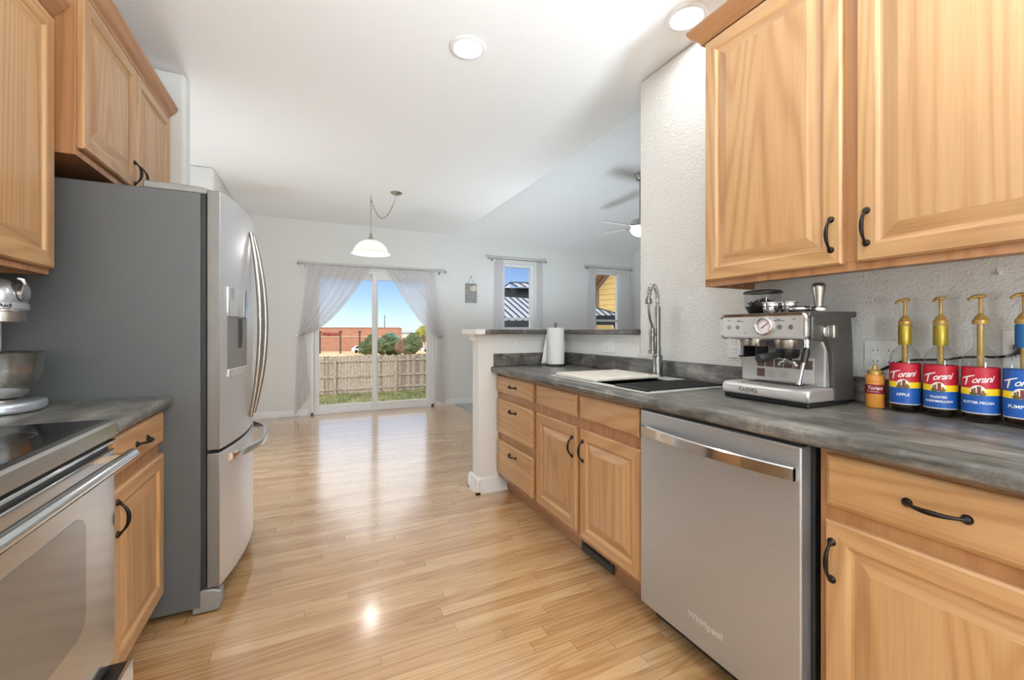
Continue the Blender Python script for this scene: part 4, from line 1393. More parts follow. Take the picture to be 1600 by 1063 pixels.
m = MB().lathe((cx, cy, z + .113), [(.0205, 0), (.0205, .013), (.017, .015), (.008, .017), (.0062, .030), (.0040, .033), (0, .034)], 28)
m.build('spout_cap', 'gold_plastic', r, smooth=40)
# power cord
pts = [(1.828, .800, 1.05), (1.822, .745, 1.082), (1.815, .705, 1.092), (1.815, .63, 1.098), (1.817, .59, 1.107), (1.82, .55, 1.111), (1.822, .52, 1.112), (1.822, .492, 1.118), (1.826, .47, 1.135)]
def smoothpts(p, k=6):
    out = []
    for i in range(len(p) - 1):
        a, b, c_, d_ = (Vector(p[max(i - 1, 0)]), Vector(p[i]), Vector(p[i + 1]), Vector(p[min(i + 2, len(p) - 1)]))
        for j in range(k):
            t = j / k
            out.append(.5 * ((2 * b) + (c_ - a) * t + (2 * a - 5 * b + 4 * c_ - d_) * t * t + (3 * b - a - 3 * c_ + d_) * t ** 3))
    return out + [Vector(p[-1])]
m = MB().tube(smoothpts(pts), .0038, 10)
m.box(1.820, 1.8335, .455, .484, 1.122, 1.150)
tag(m.build('power_cord', 'black_plastic', smooth=50), 'black power cord running behind the syrup bottles into the outlet', 'cord')

# ------------------------------------------------------------------ lamps
def can(x, y, label):
    r = thing('recessed_light', label, 'ceiling light', (x, y, CEIL), 'recessed ceiling lights')
    MB().lathe((x, y, CEIL), [(.098, -.0005), (.098, -.006), (.086, -.012), (.078, -.010), (.074, -.001)], 48, cap=False).build('trim_ring', 'trim_white', r, smooth=50)
    MB().lathe((x, y, CEIL), [(.0735, -.0035), (0, -.0035)], 48, cap=False).build('diffuser', 'lamp_diffuser', r, smooth=0)
    ld = bpy.data.lights.new('can_light', 'AREA')
    ld.shape = 'DISK'; ld.size = .145; ld.energy = CAN_W; ld.color = (1.0, .98, .96)
    lo = bpy.data.objects.new('can_light', ld)
    COL.objects.link(lo); lo.parent = r; lo.location = (0, 0, -.013)
    return r
can(.765, 2.185, 'round recessed ceiling light over the middle of the kitchen aisle')
can(1.665, 1.515, 'round recessed ceiling light close to the wall above the upper oak cabinet')
for (x, y) in ((.35, .45), (.35, -1.3), (1.3, -1.3)):  # extra recessed lights added out of view for overall brightness
    can(x, y, 'recessed ceiling light added out of view to brighten the room')
# unseen uplights added to brighten the ceilings, behind the camera and the pony wall
def fill_uplight(x, y, label, z, en, soft=.14):
    r = thing('fill_uplight_stand', label, 'added fill light', (x, y, .001))
    MB().lathe((x, y, .001), [(.15, .006), (.15, .012), (.13, .024), (.02, .03), (.012, .04)], 32).build('base', 'nickel', r, smooth=40)
    MB().tube([(x, y, .02), (x, y, z - .10)], .011, 10).build('pole', 'nickel', r, smooth=60)
    MB().lathe((x, y, z), [(.0, -.11), (.06, -.10), (.13, -.05), (.17, 0), (.166, 0), (.126, -.046), (.05, -.095), (0, -.10)], 36).build('bowl_shade', 'plate_white', r, smooth=50)
    ld = bpy.data.lights.new('fill_uplight_source', 'SPOT'); ld.energy = en; ld.shadow_soft_size = soft; ld.color = FILL_COL
    ld.spot_size = math.radians(168); ld.spot_blend = .35
    lo = bpy.data.objects.new('fill_uplight_source', ld); COL.objects.link(lo); lo.parent = r; lo.location = (0, 0, z + .02); lo.rotation_euler = (PI, 0, 0)
fill_uplight(1.18, -1.0, 'unseen uplight added behind the camera to brighten the ceiling', 1.45, FILL_W, .25)
fill_uplight(2.85, 4.35, 'hidden uplight added behind the pony wall to brighten ceiling and back wall', .90, FILL_W * .21, .30)
# unseen glowing globes added as fill, in the dining alcove and behind the camera
def globe(x, y, z, label, mat, rad=.085):
    r = thing('fill_globe', label, 'added fill light', (x, y, .001))
    MB().lathe((x, y, .001), [(.10, .006), (.10, .012), (.09, .022), (.014, .028), (.010, .04)], 32).build('base', 'nickel', r, smooth=40)
    MB().tube([(x, y, .02), (x, y, z - rad + .005)], .009, 10).build('pole', 'nickel', r, smooth=60)
    MB().sphere((x, y, z), rad, 3).build('globe_shade', mat, r, smooth=60)
globe(-.75, 4.05, 1.14, 'glowing globe added behind the refrigerator to brighten the dining area', 'fill_globe')
globe(.30, -.95, 1.15, 'glowing globe added behind the camera to brighten the wall under the cabinets', 'fill_globe_soft', .17)
# pendant
px, py = .595, 5.02
r = thing('pendant_light', 'white glass bell pendant lamp hanging on a swagged chain before the patio door', 'pendant light', (px, py, CEIL))
cxp, cyp = .845, 4.83
MB().lathe((cxp, cyp, CEIL), [(.062, -.0005), (.064, -.006), (.050, -.018), (.012, -.026), (.008, -.04)], 32).build('canopy', 'nickel', r, smooth=50)
MB().tube([(px, py, CEIL - .001), (px, py, CEIL - .018), (px + .012, py, CEIL - .030), (px, py, CEIL - .040), (px - .01, py, CEIL - .032)], .0028, 8).build('ceiling_hook', 'nickel', r, smooth=60)
def chain(pts, name):
    P2 = [Vector(p) for p in pts]
    m = MB()
    ds = [0]
    for a, b in zip(P2, P2[1:]): ds.append(ds[-1] + (b - a).length)
    def at(s):
        for i in range(len(P2) - 1):
            if s <= ds[i + 1]: return P2[i].lerp(P2[i + 1], (s - ds[i]) / (ds[i + 1] - ds[i] + 1e-9))
        return P2[-1]
    step, ln = .024, .034
    k = 0
    s = 0
    while s < ds[-1] - .02:
        p, q = at(s), at(min(s + ln, ds[-1]))
        d_ = (q - p).normalized()
        c_ = (p + q) / 2
        sd2 = d_.cross(Vector((0, 0, 1)) if abs(d_.z) < .9 else Vector((1, 0, 0))).normalized()
        if k % 2: sd2 = d_.cross(sd2).normalized()
        ring = [c_ + d_ * (ln / 2) * math.cos(a) + sd2 * .0075 * math.sin(a) for a in [2 * PI * j / 10 for j in range(11)]]
        m.tube(ring, .0019, 5, cap=False)
        s += step; k += 1
    m.tube(pts, .0022, 6)
    return m.build(name, 'nickel', r, smooth=60)
zs = 2.285
sw = []
for k in range(17):
    t = k / 16
    x, y = px + (cxp - px) * t, py + (cyp - py) * t
    zz = (CEIL - .040) * (1 - t) + (CEIL - .04) * t - .27 * (1 - (2 * t - 1) ** 2) * (1.0 - .25 * t)
    sw.append((x, y, zz))
chain(sw, 'swag_chain')
chain([(px, py, CEIL - .036), (px, py, zs)], 'drop_chain')
MB().lathe((px, py, 2.215), [(.045, 0), (.030, .012), (.017, .040), (.012, .075), (.006, .08)], 28).build('shade_cap', 'nickel', r, smooth=50)
MB().lathe((px, py, 2.06), [(.215, .0), (.212, .004), (.195, .020), (.185, .042), (.165, .080), (.125, .122), (.080, .148), (.045, .158), (.045, .154), (.078, .143), (.121, .117), (.160, .077), (.180, .040), (.190, .018), (.208, .0)], 48, cap=False).build('glass_shade', 'shade_frost', r, smooth=60)
MB().sphere((px, py, 2.125), .034, 2, sc=(1, 1, 1.2)).build('bulb', 'fan_lamp', r, smooth=60)
ld = bpy.data.lights.new('pendant_bulb', 'POINT'); ld.energy = 5; ld.shadow_soft_size = .06; ld.color = (1, .97, .93)
lo = bpy.data.objects.new('pendant_bulb', ld); COL.objects.link(lo); lo.parent = r; lo.location = (0, 0, 2.06 - CEIL)
# ceiling fan in the living room
fxx, fyy = 4.02, 4.45
zc_f = CEIL + SL * (YB - fyy)
r = thing('ceiling_fan', 'white ceiling fan with lit frosted bowl, half hidden by the kitchen wall', 'ceiling fan', (fxx, fyy, zc_f))
ZF = 2.60
MB().lathe((fxx, fyy, zc_f - .085), [(.02, 0), (.055, .015), (.075, .05), (.078, .11)], 28).build('ceiling_mount', 'nickel', r, smooth=50)
MB().tube([(fxx, fyy, zc_f - .08), (fxx, fyy, ZF + .10)], .012, 12).build('downrod', 'nickel', r, smooth=60)
MB().lathe((fxx, fyy, ZF), [(.09, -.02), (.125, 0), (.13, .05), (.10, .09), (.03, .115)], 36).build('motor', 'nickel', r, smooth=50)
for k in range(5):
    a = math.radians(38 + 72 * k)
    ca, sa = math.cos(a), math.sin(a)
    def pt(q, wv, dz): return (fxx + ca * q - sa * wv, fyy + sa * q + ca * wv, ZF + dz)
    m = MB()
    vs = []
    for (q, hw) in ((.20, .05), (.26, .062), (.60, .068), (.66, .05), (.68, .02)):
        for (sgn, dz) in ((-1, .012), (1, -.012)):
            vs += [pt(q, sgn * hw, dz + .004), pt(q, sgn * hw, dz - .003)]
    fs = []
    for i in range(4):
        b = i * 4
        fs += [(b, b + 2, b + 6, b + 4), (b + 1, b + 5, b + 7, b + 3), (b, b + 4, b + 5, b + 1), (b + 2, b + 3, b + 7, b + 6)]
    fs += [(0, 1, 3, 2), (16, 18, 19, 17)]
    m.add(vs, fs)
    bl = m.build('blade', 'fan_blade', r, smooth=30)
    m = MB().tube([pt(.10, 0, .02), pt(.16, 0, .0), pt(.27, 0, .006)], [.012, .010, .008], 8)
    m.build('blade_bracket', 'nickel', bl, smooth=50)
MB().lathe((fxx, fyy, ZF - .13), [(0, 0), (.06, .012), (.105, .045), (.128, .085), (.13, .105)], 36).build('light_bowl', 'fan_bowl', r, smooth=60)
# ------------------------------------------------------------------ curtains
def rod(x0, x1, z, label):
    y = YB - .075
    r = thing('curtain_rod', label, 'curtain rod', ((x0 + x1) / 2, y, z))
    MB().tube([(x0, y, z), (x1, y, z)], .008, 10).build('pole', 'nickel', r, smooth=60)
    for x, s in ((x0, -1), (x1, 1)):
        m = MB().lathe((x, y, z), [(.008, 0), (.013, s * .008), (.021, s * .022), (.021, s * .034), (.010, s * .048), (0, s * .052)], 16, axis='x')
        m.build('finial', 'nickel', r, smooth=50)
        xb = x - s * .055
        m = MB().box(xb - .005, xb + .005, y - .004, YB - .0005, z - .022, z - .010).box(xb - .012, xb + .012, YB - .005, YB - .0005, z - .04, z + .02)
        m.build('bracket', 'nickel', r, bevel=.001)
    return r
rod(-.15, 1.87, 2.118, 'long thin metal curtain rod above the patio door')
rod(2.665, 3.70, 2.400, 'short metal curtain rod above the window nearer the patio door')
rod(4.60, 5.63, 2.375, 'short metal curtain rod above the window at the far right')
def bez(a, b, c_, t):
    return tuple((1 - t) ** 2 * p + 2 * t * (1 - t) * q + t * t * s for p, q, s in zip(a, b, c_))
def drape(label, xt0, xt1, tie, xb0, xb1, zb0, zb1, cin, cout, folds, ph):
    """tied-back panel: edge 0 hangs near the wall side, edge 1 is the swept inner edge"""
    zt = 2.112
    r = thing('curtain', label, 'curtain', (tie[0], YB - .075, tie[1]))
    sgn = 1 if xt1 > xt0 else -1
    def top(u, v):
        a = (xt0 + (xt1 - xt0) * u, zt)
        b = (tie[0] + sgn * (.055 * u - .01), tie[1] + .02 * u)
        cc = (cin[0] + (cout[0] - cin[0]) * u, cin[1] + (cout[1] - cin[1]) * u)
        x, z = bez(a, cc, b, v)
        amp = .032 * min(1, v * 6 + .25) * (1 - .30 * v)
        y = YB - .078 + amp * math.sin(2 * PI * folds * (u ** 1.15) + ph + .8 * v) + .008 * math.sin(2 * PI * folds * 2.3 * u + 2 * v)
        return (x, y, z)
    def low(u, v):
        a = (tie[0] + sgn * (.055 * u - .01), tie[1] + .02 * u)
        b = (xb0 + (xb1 - xb0) * u, zb0 + (zb1 - zb0) * u)
        t = v ** .6
        x = a[0] + (b[0] - a[0]) * t
        z = a[1] + (b[1] - a[1]) * v
        amp = .016 + .016 * v
        y = YB - .078 + amp * math.sin(2 * PI * folds * .6 * u + ph + .8 + .5 * v)
        return (x, y, z)
    m = MB()
    m.grid(top, 110, 60)
    m.grid(low, 60, 30)
    m.build('panel', 'sheer', r, smooth=80, fixn=False)
    m = MB()
    ring = [(tie[0] + sgn * .018 + .045 * math.cos(a), YB - .078 + .030 * math.sin(a), tie[1] + .012 + .012 * math.cos(a)) for a in [2 * PI * k / 24 for k in range(25)]]
    m.tube(ring, .007, 8, cap=False)
    m.tube([(tie[0] - sgn * .03, YB - .06, tie[1]), (tie[0] - sgn * .035, YB - .002, tie[1])], .005, 8)
    m.lathe((tie[0] - sgn * .035, YB - .001, tie[1]), [(.014, 0), (.012, -.006), (0, -.007)], 14, axis='y')
    m.build('tieback', 'nickel', r, smooth=50)
    return r
drape('sheer grey curtain tied back on the left of the patio door', -.065, .775, (-.165, 1.12), -.235, -.045, .03, .30, (-.12, 1.6), (.22, 1.16), 7, .4)
drape('sheer grey curtain tied back on the right of the patio door', 1.735, 1.000, (1.83, 1.085), 1.885, 1.735, .05, .10, (1.79, 1.6), (1.52, 1.18), 7, 1.3)
def panel(label, x0, x1, z1, z0, folds, ph, flare):
    r = thing('curtain', label, 'curtain', ((x0 + x1) / 2, YB - .075, z0))
    def f(u, v):
        xa = x0 + (x1 - x0) * u
        xb = x0 - flare[0] + (x1 - x0 + flare[0] + flare[1]) * u
        x = xa + (xb - xa) * v
        y = YB - .075 + (.020 + .008 * v) * math.sin(2 * PI * folds * u + ph + .4 * v) + .006 * math.sin(11 * u + 3 * v)
        return (x, y, z1 + (z0 - z1) * v)
    MB().grid(f, 60, 24).build('panel', 'sheer', r, smooth=80, fixn=False)
panel('narrow grey curtain left of the window nearer the patio door', 2.79, 2.905, 2.41, 1.06, 3, 0, (.06, .0))
panel('narrow grey curtain right of the window nearer the patio door', 3.555, 3.665, 2.41, 1.06, 3, 1, (-.01, .01))
panel('narrow grey curtain left of the far-right window', 4.66, 4.80, 2.385, 1.06, 3, 2, (.10, .04))
panel('narrow grey curtain right of the far-right window', 5.50, 5.585, 2.385, 1.06, 3, .5, (-.01, .10))
# wall hanging
r = thing('wall_hanging', 'small two-piece grey stone wall plaque hanging between door and window', 'wall decoration', (2.35, YB - .01, 1.8))
MB().box(2.255, 2.45, YB - .022, YB - .003, 1.735, 1.962).build('plaque', 'art_grey', r, bevel=.004)
MB().prism([(2.33, 1.86), (2.345, 1.915), (2.40, 1.935), (2.445, 1.93), (2.445, 1.85), (2.39, 1.835)], YB - .026, YB - .0215, 'y').build('pale_patch', 'art_cream', r, bevel=.002)
MB().box(2.255, 2.45, YB - .020, YB - .003, 1.650, 1.722).build('lower_plaque', 'art_grey', r, bevel=.004)
m = MB().tube([(2.30, YB - .012, 1.962), (2.352, YB - .010, 2.085), (2.405, YB - .012, 1.962)], .002, 6)
m.tube([(2.28, YB - .012, 1.736), (2.28, YB - .012, 1.72)], .002, 6).tube([(2.425, YB - .012, 1.736), (2.425, YB - .012, 1.72)], .002, 6)
m.lathe((2.352, YB - .001, 2.085), [(.008, 0), (.008, -.012), (0, -.013)], 12, axis='y')
m.build('hanging_wire', 'slot_dark', r, smooth=50)
# floor register near the back wall
r = thing('floor_register', 'white floor register lying by the baseboard left of the patio door', 'vent', (-.29, 6.48, 0))
MB().box(-.435, -.15, 6.43, 6.53, .0005, .010).build('register_plate', 'plate_white', r, bevel=.003)
m = MB()
for k in range(17):
    x = -.42 + k * .0155
    m.box(x, x + .008, 6.445, 6.515, .0098, .0108)
m.build('register_slots', 'slot_dark', r, smooth=0)
# small hook on the wall under the upper cabinet
r = thing('wall_hook', 'tiny white adhesive hook on the wall below the upper oak cabinet', 'hook', (XW, .512, 1.372))
m = MB().box(XW - .006, XW - .0005, .504, .520, 1.355, 1.377).tube([(XW - .005, .512, 1.362), (XW - .016, .512, 1.356), (XW - .018, .512, 1.364)], .003, 8)
m.build('hook_plate', 'plate_white', r, smooth=50)

# ------------------------------------------------------------------ outdoors
def cp(pxx, y, zc):
    """point seen at pixel (pxx, y) at camera depth zc"""
    xc = (pxx - 800) / 660 * zc
    s_, c_ = math.sin(THETA), math.cos(THETA)
    return Vector((xc * c_ + zc * s_, -xc * s_ + zc * c_, CAM_H + (517 - y) / 660 * zc))
GZ = -1.85
m = MB()
def lawn(u, v):
    x, y = -16 + 36 * u, 6.9 + 15.2 * v
    return (x, y, GZ + .05 * noise.noise(Vector((x * .6, y * .6, 0))))
struct(MB().grid(lawn, 60, 30), 'ground_lawn', 'lawn', smooth=80)
struct(MB().box(-1.5, 6.2, YF - .2, YB + .16, GZ - .3, -.13), 'foundation', 'stone_trim', smooth=0)
gv = MB()
for k in range(9000):
    x, y = random.uniform(-7, 9), random.uniform(14.5, 21.6)
    z = GZ + .05 * noise.noise(Vector((x * .6, y * .6, 0)))
    hgt = random.uniform(.06, .17)
    a = random.random() * 6.28
    wv = .020
    dx, dy = math.cos(a) * wv, math.sin(a) * wv
    lx, ly = random.uniform(-.06, .06), random.uniform(-.06, .06)
    mi = 0 if noise.noise(Vector((x * .9, y * .9, 4))) + random.uniform(-.3, .3) > -.12 else 1
    gv.add([(x - dx, y - dy, z - .02), (x + dx, y + dy, z - .02), (x + lx, y + ly, z + hgt)], [(0, 1, 2)], mi)
o = gv.build('grass', ['grass_green', 'grass_straw'], smooth=0, fixn=False)
tag(o, 'rough green and straw-coloured grass growing before the wooden fence', 'grass', kind='stuff')
# far ground, sloping away
struct(MB().add([(-150, 22.3, -2.6), (200, 22.3, -2.6), (260, 60, -3.7), (-260, 60, -3.7), (500, 420, -4.4), (-500, 420, -4.4)], [(0, 1, 2, 3), (3, 2, 4, 5)]), 'ground_far', 'dry_ground', smooth=0)
# wooden fence
FYY = 21.8
r = thing('privacy_fence', 'weathered grey wooden privacy fence across the back yard', 'fence', (2, FYY, GZ))
m = MB()
x = -9.0
while x < 7.4:
    wv = random.uniform(.128, .145)
    top = -.02 + random.uniform(-.025, .02)
    yy = FYY + random.uniform(0, .012)
    m.prism([(x, GZ - .05), (x + wv, GZ - .05), (x + wv, top - .03), (x + wv - .03, top), (x + .03, top), (x, top - .03)], yy, yy + .018, 'y', m=0 if random.random() < .72 else 1)
    x += wv + random.uniform(.004, .014)
m.build('board_panel', ['fence_wood', 'fence_wood_dark'], r, smooth=0)
for z in (-1.62, -1.02, -.28):
    MB().box(-9, 7.5, FYY - .04, FYY - .001, z - .045, z + .045).build('rail', 'fence_wood', r, smooth=0)
for x in (-7.55, -4.72, -1.89, .94, 3.77, 6.6):
    MB().box(x - .055, x + .055, FYY - .15, FYY - .041, GZ - .1, -.12).build('post', 'fence_wood', r, bevel=.01)
# brick store
Z0 = -3.9
a = cp(440, 549, 100); b = cp(622, 548, 106)
r = thing('brick_building', 'long low red-brick store with pale stripe and red sign beyond the fence', 'building', (a.x, a.y, Z0))
d_ = (b - a); d_.z = 0
Ld = d_.length; d_.normalize()
nrm = Vector((d_.y, -d_.x, 0))
def wall_box(mb, s0, s1, t0, t1, z0, z1):
    vs = []
    for s_ in (s0, s1):
        for t_ in (t0, t1):
            for z_ in (z0, z1):
                p = a + d_ * s_ + nrm * t_
                vs.append((p.x, p.y, z_))
    return mb.add(vs, [(0, 1, 3, 2), (4, 6, 7, 5), (0, 4, 5, 1), (2, 3, 7, 6), (0, 2, 6, 4), (1, 5, 7, 3)])
ZT = 1.85
wall_box(MB(), 0, Ld, -30, 0, Z0, ZT).build('brick_wall', 'brick_red', r, smooth=0)
wall_box(MB(), -.1, Ld + .1, -30, .15, -.36, -.18).build('stone_band', 'stone_trim', r, smooth=0)
wall_box(MB(), -.1, Ld + .1, -30, .12, ZT, ZT + .14).build('parapet_cap', 'brown_trim', r, smooth=0)
s_c = (cp(516, 523, 102) - a).dot(d_)
def signp(x, y, z):
    p = a + d_ * (s_c + x) + nrm * (.2 + z)
    return (p.x, p.y, .42 + y)
MB().text('Walgreens', .95, signp, ext=.08, shear=.25, bold=.03).build('sign_lettering', 'sign_red', r, smooth=0)
for q in (500, 532, 562):
    p = cp(q, 550, 92)
    o = thing('light_pole', {500: 'dark square light pole leftmost before the red-brick store', 532: 'dark square light pole, middle of three before the red-brick store', 562: 'dark square light pole rightmost before the red-brick store'}[q], 'light pole', (p.x, p.y, Z0), 'light poles before the store')
    MB().box(p.x - .16, p.x + .16, p.y - .16, p.y + .16, Z0, 1.0).build('pole', 'pole_dark', o, smooth=0)
    MB().box(p.x - .34, p.x + .34, p.y - .34, p.y + .34, .82, 1.12).build('lamp_head', 'pole_dark', o, bevel=.05)
p = cp(601, 517, 140)
o = thing('flag_pole', 'tall thin grey pole rising above the brick store', 'pole', (p.x, p.y, -4))
MB().tube([(p.x, p.y, -4), (p.x, p.y, 6.0)], [.16, .10], 8).build('pole', 'pole_dark', o, smooth=60)
MB().sphere((p.x, p.y, 6.05), .2, 1).build('pole_cap', 'pole_dark', o)
# teal-roofed house
p = cp(610, 530, 84)
r = thing('teal_roof_building', 'small tan building with a teal gable roof behind the evergreens', 'building', (p.x, p.y, Z0))
hx_ = 1.9
q = Vector((p.x, p.y, 0))
MB().box(q.x - 1.5, q.x + 1.6, q.y, q.y + 4, Z0, -.6).build('walls', 'wall_tan', r, smooth=0)
MB().prism([(q.x - 2.0, -.85), (q.x + 2.0, -.85), (q.x + .55, .75), (q.x - .2, .75)], q.y - .6, q.y + 4.5, 'y').build('roof', 'roof_teal', r, smooth=0)
# trees
def tree(name, label, pxx, ybase, zc, hgt, wid, mat, group, trunk=True, blobs=7, seed=0):
    p = cp(pxx, ybase, zc)
    rr = random.Random(seed)
    o = thing(name, label, 'tree', (p.x, p.y, p.z), group)
    m = MB()
    for k in range(blobs):
        f_ = k / max(1, blobs - 1)
        z_ = p.z + hgt * (.20 + .62 * f_)
        ww = wid * (.5 - .27 * f_)
        m.sphere((p.x + rr.uniform(-.3, .3) * wid * (1 - f_), p.y + rr.uniform(-.3, .3) * wid * (1 - f_), z_), ww, 4, sc=(1, 1, .75 * hgt / wid * .55 + .35), jit=.34, fr=2.8, seed=seed + k * 3.3)
    m.build('crown', mat, o, smooth=0)
    MB().tube([(p.x, p.y, p.z - .3), (p.x, p.y, p.z + hgt * .4)], [.14, .08], 8).build('trunk', 'twig_brown', o, smooth=60)
tree('evergreen_tree', 'dark evergreen left of the patio door meeting stile, leftmost of the row', 581, 549, 70, 2.9, 2.8, 'leaf_dark', 'evergreens before the store', seed=1)
tree('evergreen_tree', 'wide dark evergreen in front of the teal roof', 606, 549, 77, 3.1, 4.2, 'leaf_dark', 'evergreens before the store', seed=2, blobs=8)
tree('evergreen_tree', 'round dark evergreen rightmost of the row, beside the bare tree', 645, 549, 75, 3.3, 3.2, 'leaf_dark', 'evergreens before the store', seed=3)
tree('shrub', 'thin brownish shrub between the two wider evergreens', 626, 549, 69, 2.0, 1.5, 'twig_brown', 'evergreens before the store', seed=4)
tree('leafy_tree', 'yellow-green leafy tree far right beside the sheer curtain', 661, 530, 120, 3.8, 4.0, 'leaf_yellow', None, seed=5)
p = cp(664, 549, 80)
o = thing('bare_tree', 'small bare brown tree at the right edge of the patio view', 'tree', tuple(p))
m = MB()
rr = random.Random(3)
def branch(q, dv, ln, rad, lev):
    e = q + dv * ln
    m.tube([q, q.lerp(e, .5), e], [rad, rad * .8, rad * .6], 5)
    if lev:
        for k in range(4):
            nd = (dv + Vector((rr.uniform(-.8, .8), rr.uniform(-.8, .8), rr.uniform(-.1, .5)))).normalized()
            branch(e, nd, ln * .68, rad * .62, lev - 1)
branch(Vector(p), Vector((0, 0, 1)), 1.2, .09, 4)
m.build('branches', 'twig_brown', o, smooth=0)
# cars
def car(label, pxx, y, zc, ang):
    p = cp(pxx, y, zc)
    o = thing('car', label, 'car', tuple(p), 'white cars parked by the store')
    m = MB().prism([(p.x - 2.1, p.z + .25), (p.x + 2.1, p.z + .25), (p.x + 2.1, p.z + .75), (p.x + 1.2, p.z + .9), (p.x + .6, p.z + 1.4), (p.x - 1.2, p.z + 1.45), (p.x - 1.9, p.z + .95), (p.x - 2.1, p.z + .85)], p.y - .85, p.y + .85, 'y')
    m.build('body', 'car_white', o, bevel=.05)
    MB().prism([(p.x - 1.6, p.z + .95), (p.x + .95, p.z + .95), (p.x + .55, p.z + 1.33), (p.x - 1.15, p.z + 1.37)], p.y - .87, p.y - .85, 'y').build('side_window', 'car_glass', o)
    for dx in (-1.3, 1.3):
        MB().lathe((p.x + dx, p.y - .88, p.z + .32), [(.32, 0), (.32, .2)], 18, axis='y').build('wheel', 'rubber_dark', o)
car('white parked car left of the evergreen trees', 567, 551.5, 84, 0)
car('white parked car partly behind the round evergreen on the right', 654, 550, 90, 0)
# distant hills and pale building
m = MB()
vs = []
N = 60
for k in range(N + 1):
    q = 430 + (1050 - 430) * k / N
    t = cp(q, 517, 900)
    hgt = 6 + 5 * noise.noise(Vector((k * .22, 1, 0))) + 3 * noise.noise(Vector((k * .7, 2, 0)))
    vs += [(t.x, t.y, -14), (t.x, t.y, hgt - 9), (t.x + 60, t.y + 150, -14)]
fs = []
for k in range(N):
    fs += [(3 * k, 3 * k + 3, 3 * k + 4, 3 * k + 1), (3 * k + 1, 3 * k + 4, 3 * k + 5, 3 * k + 2)]
struct(MB().add(vs, fs), 'ground_hills', 'hill_blue', smooth=80)
p = cp(648, 523, 150)
r = thing('pale_building', 'low pale flat-roofed building far behind the evergreens', 'building', (p.x, p.y, -4.2))
MB().box(p.x - 4, p.x + 5, p.y, p.y + 8, -4.2, p.z + .4).build('walls', 'soffit_white', r, smooth=0)
MB().box(p.x - 4.2, p.x + 5.2, p.y - .2, p.y + 8.2, p.z + .4, p.z + .7).build('roof', 'hill_blue', r, smooth=0)
# neighbour house with standing-seam roofs (through the nearer window)
def camv(r_, t_, u_):
    """vector right / away / up in the camera's heading"""
    s_, c_ = math.sin(THETA), math.cos(THETA)
    return Vector((r_ * c_ + t_ * s_, -r_ * s_ + t_ * c_, u_))
def seam_roof(parent, name, o_, e, dn, le, ld_, step, thick=.06, sw=.025, sh=.05):
    """o_ upper-left corner, e along the eave, dn down the slope"""
    e, dn = e.normalized(), dn.normalized()
    nn = e.cross(dn).normalized()
    if nn.z < 0: nn = -nn
    def slab(mb, s0, s1, t0, t1, h0, h1, mi):
        vs = [o_ + e * s_ + dn * t_ + nn * h_ for s_ in (s0, s1) for t_ in (t0, t1) for h_ in (h0, h1)]
        mb.add(vs, [(0, 1, 3, 2), (4, 6, 7, 5), (0, 4, 5, 1), (2, 3, 7, 6), (0, 2, 6, 4), (1, 5, 7, 3)], mi)
    mb = MB()
    slab(mb, 0, le, 0, ld_, -thick, 0, 0)
    k = 0
    while k * step <= le:
        slab(mb, k * step - sw, k * step + sw, 0, ld_, 0, sh, 1)
        k += 1
    return mb.build(name, ['metal_roof', 'roof_seam'], parent, smooth=0)
nb = cp(800, 455, 20)
r = thing('neighbour_house', 'dark-walled house with grey standing-seam roofs seen through the nearer window', 'building', (nb.x, nb.y, GZ))
q0 = cp(770, 463, 21.5)
e1 = camv(1.2, .9, 0); d1 = camv(.9, -1.2, -.87)
seam_roof(r, 'lower_roof', q0 - e1.normalized() * 4, e1, d1, 12, 4.2, .42)
q1 = cp(797, 442, 24); e2 = camv(1, .12, 0); d2 = camv(.15, -1, -.42)
seam_roof(r, 'upper_roof', q1, e2, camv(.55, -1, -.42), 6, .9, .45)
qa, qb = cp(797, 442, 24), cp(786, 450, 23.6)
m = MB()
qc = cp(797, 450, 23.4)
m.add([qa, qb, qc], [(0, 1, 2)])
m.build('hip_end', 'metal_roof', r, smooth=0, fixn=False)
MB().tube([qa, qb], .05, 6).build('hip_ridge', 'roof_seam', r)
MB().tube([qa, qa + e2.normalized() * 6], .06, 6).build('ridge_cap', 'roof_seam', r)
w0 = cp(788, 450, 23.6)
vs = [w0 + e2.normalized() * s_ + camv(0, t_, 0) + Vector((0, 0, z_)) for s_ in (0, 6) for t_ in (0, 3) for z_ in (-3.6, 0)]
MB().add(vs, [(0, 1, 3, 2), (4, 6, 7, 5), (0, 4, 5, 1), (2, 3, 7, 6), (0, 2, 6, 4), (1, 5, 7, 3)]).build('walls', 'dark_siding', r, smooth=0)
vs = [cp(775, 505, 16.5) + camv(s_, t_, z_) for s_ in (0, 3.2) for t_ in (0, .3) for z_ in (-2.2, .1)]
MB().add(vs, [(0, 1, 3, 2), (4, 6, 7, 5), (0, 4, 5, 1), (2, 3, 7, 6), (0, 2, 6, 4), (1, 5, 7, 3)]).build('lower_wall', 'dark_siding', r, smooth=0)
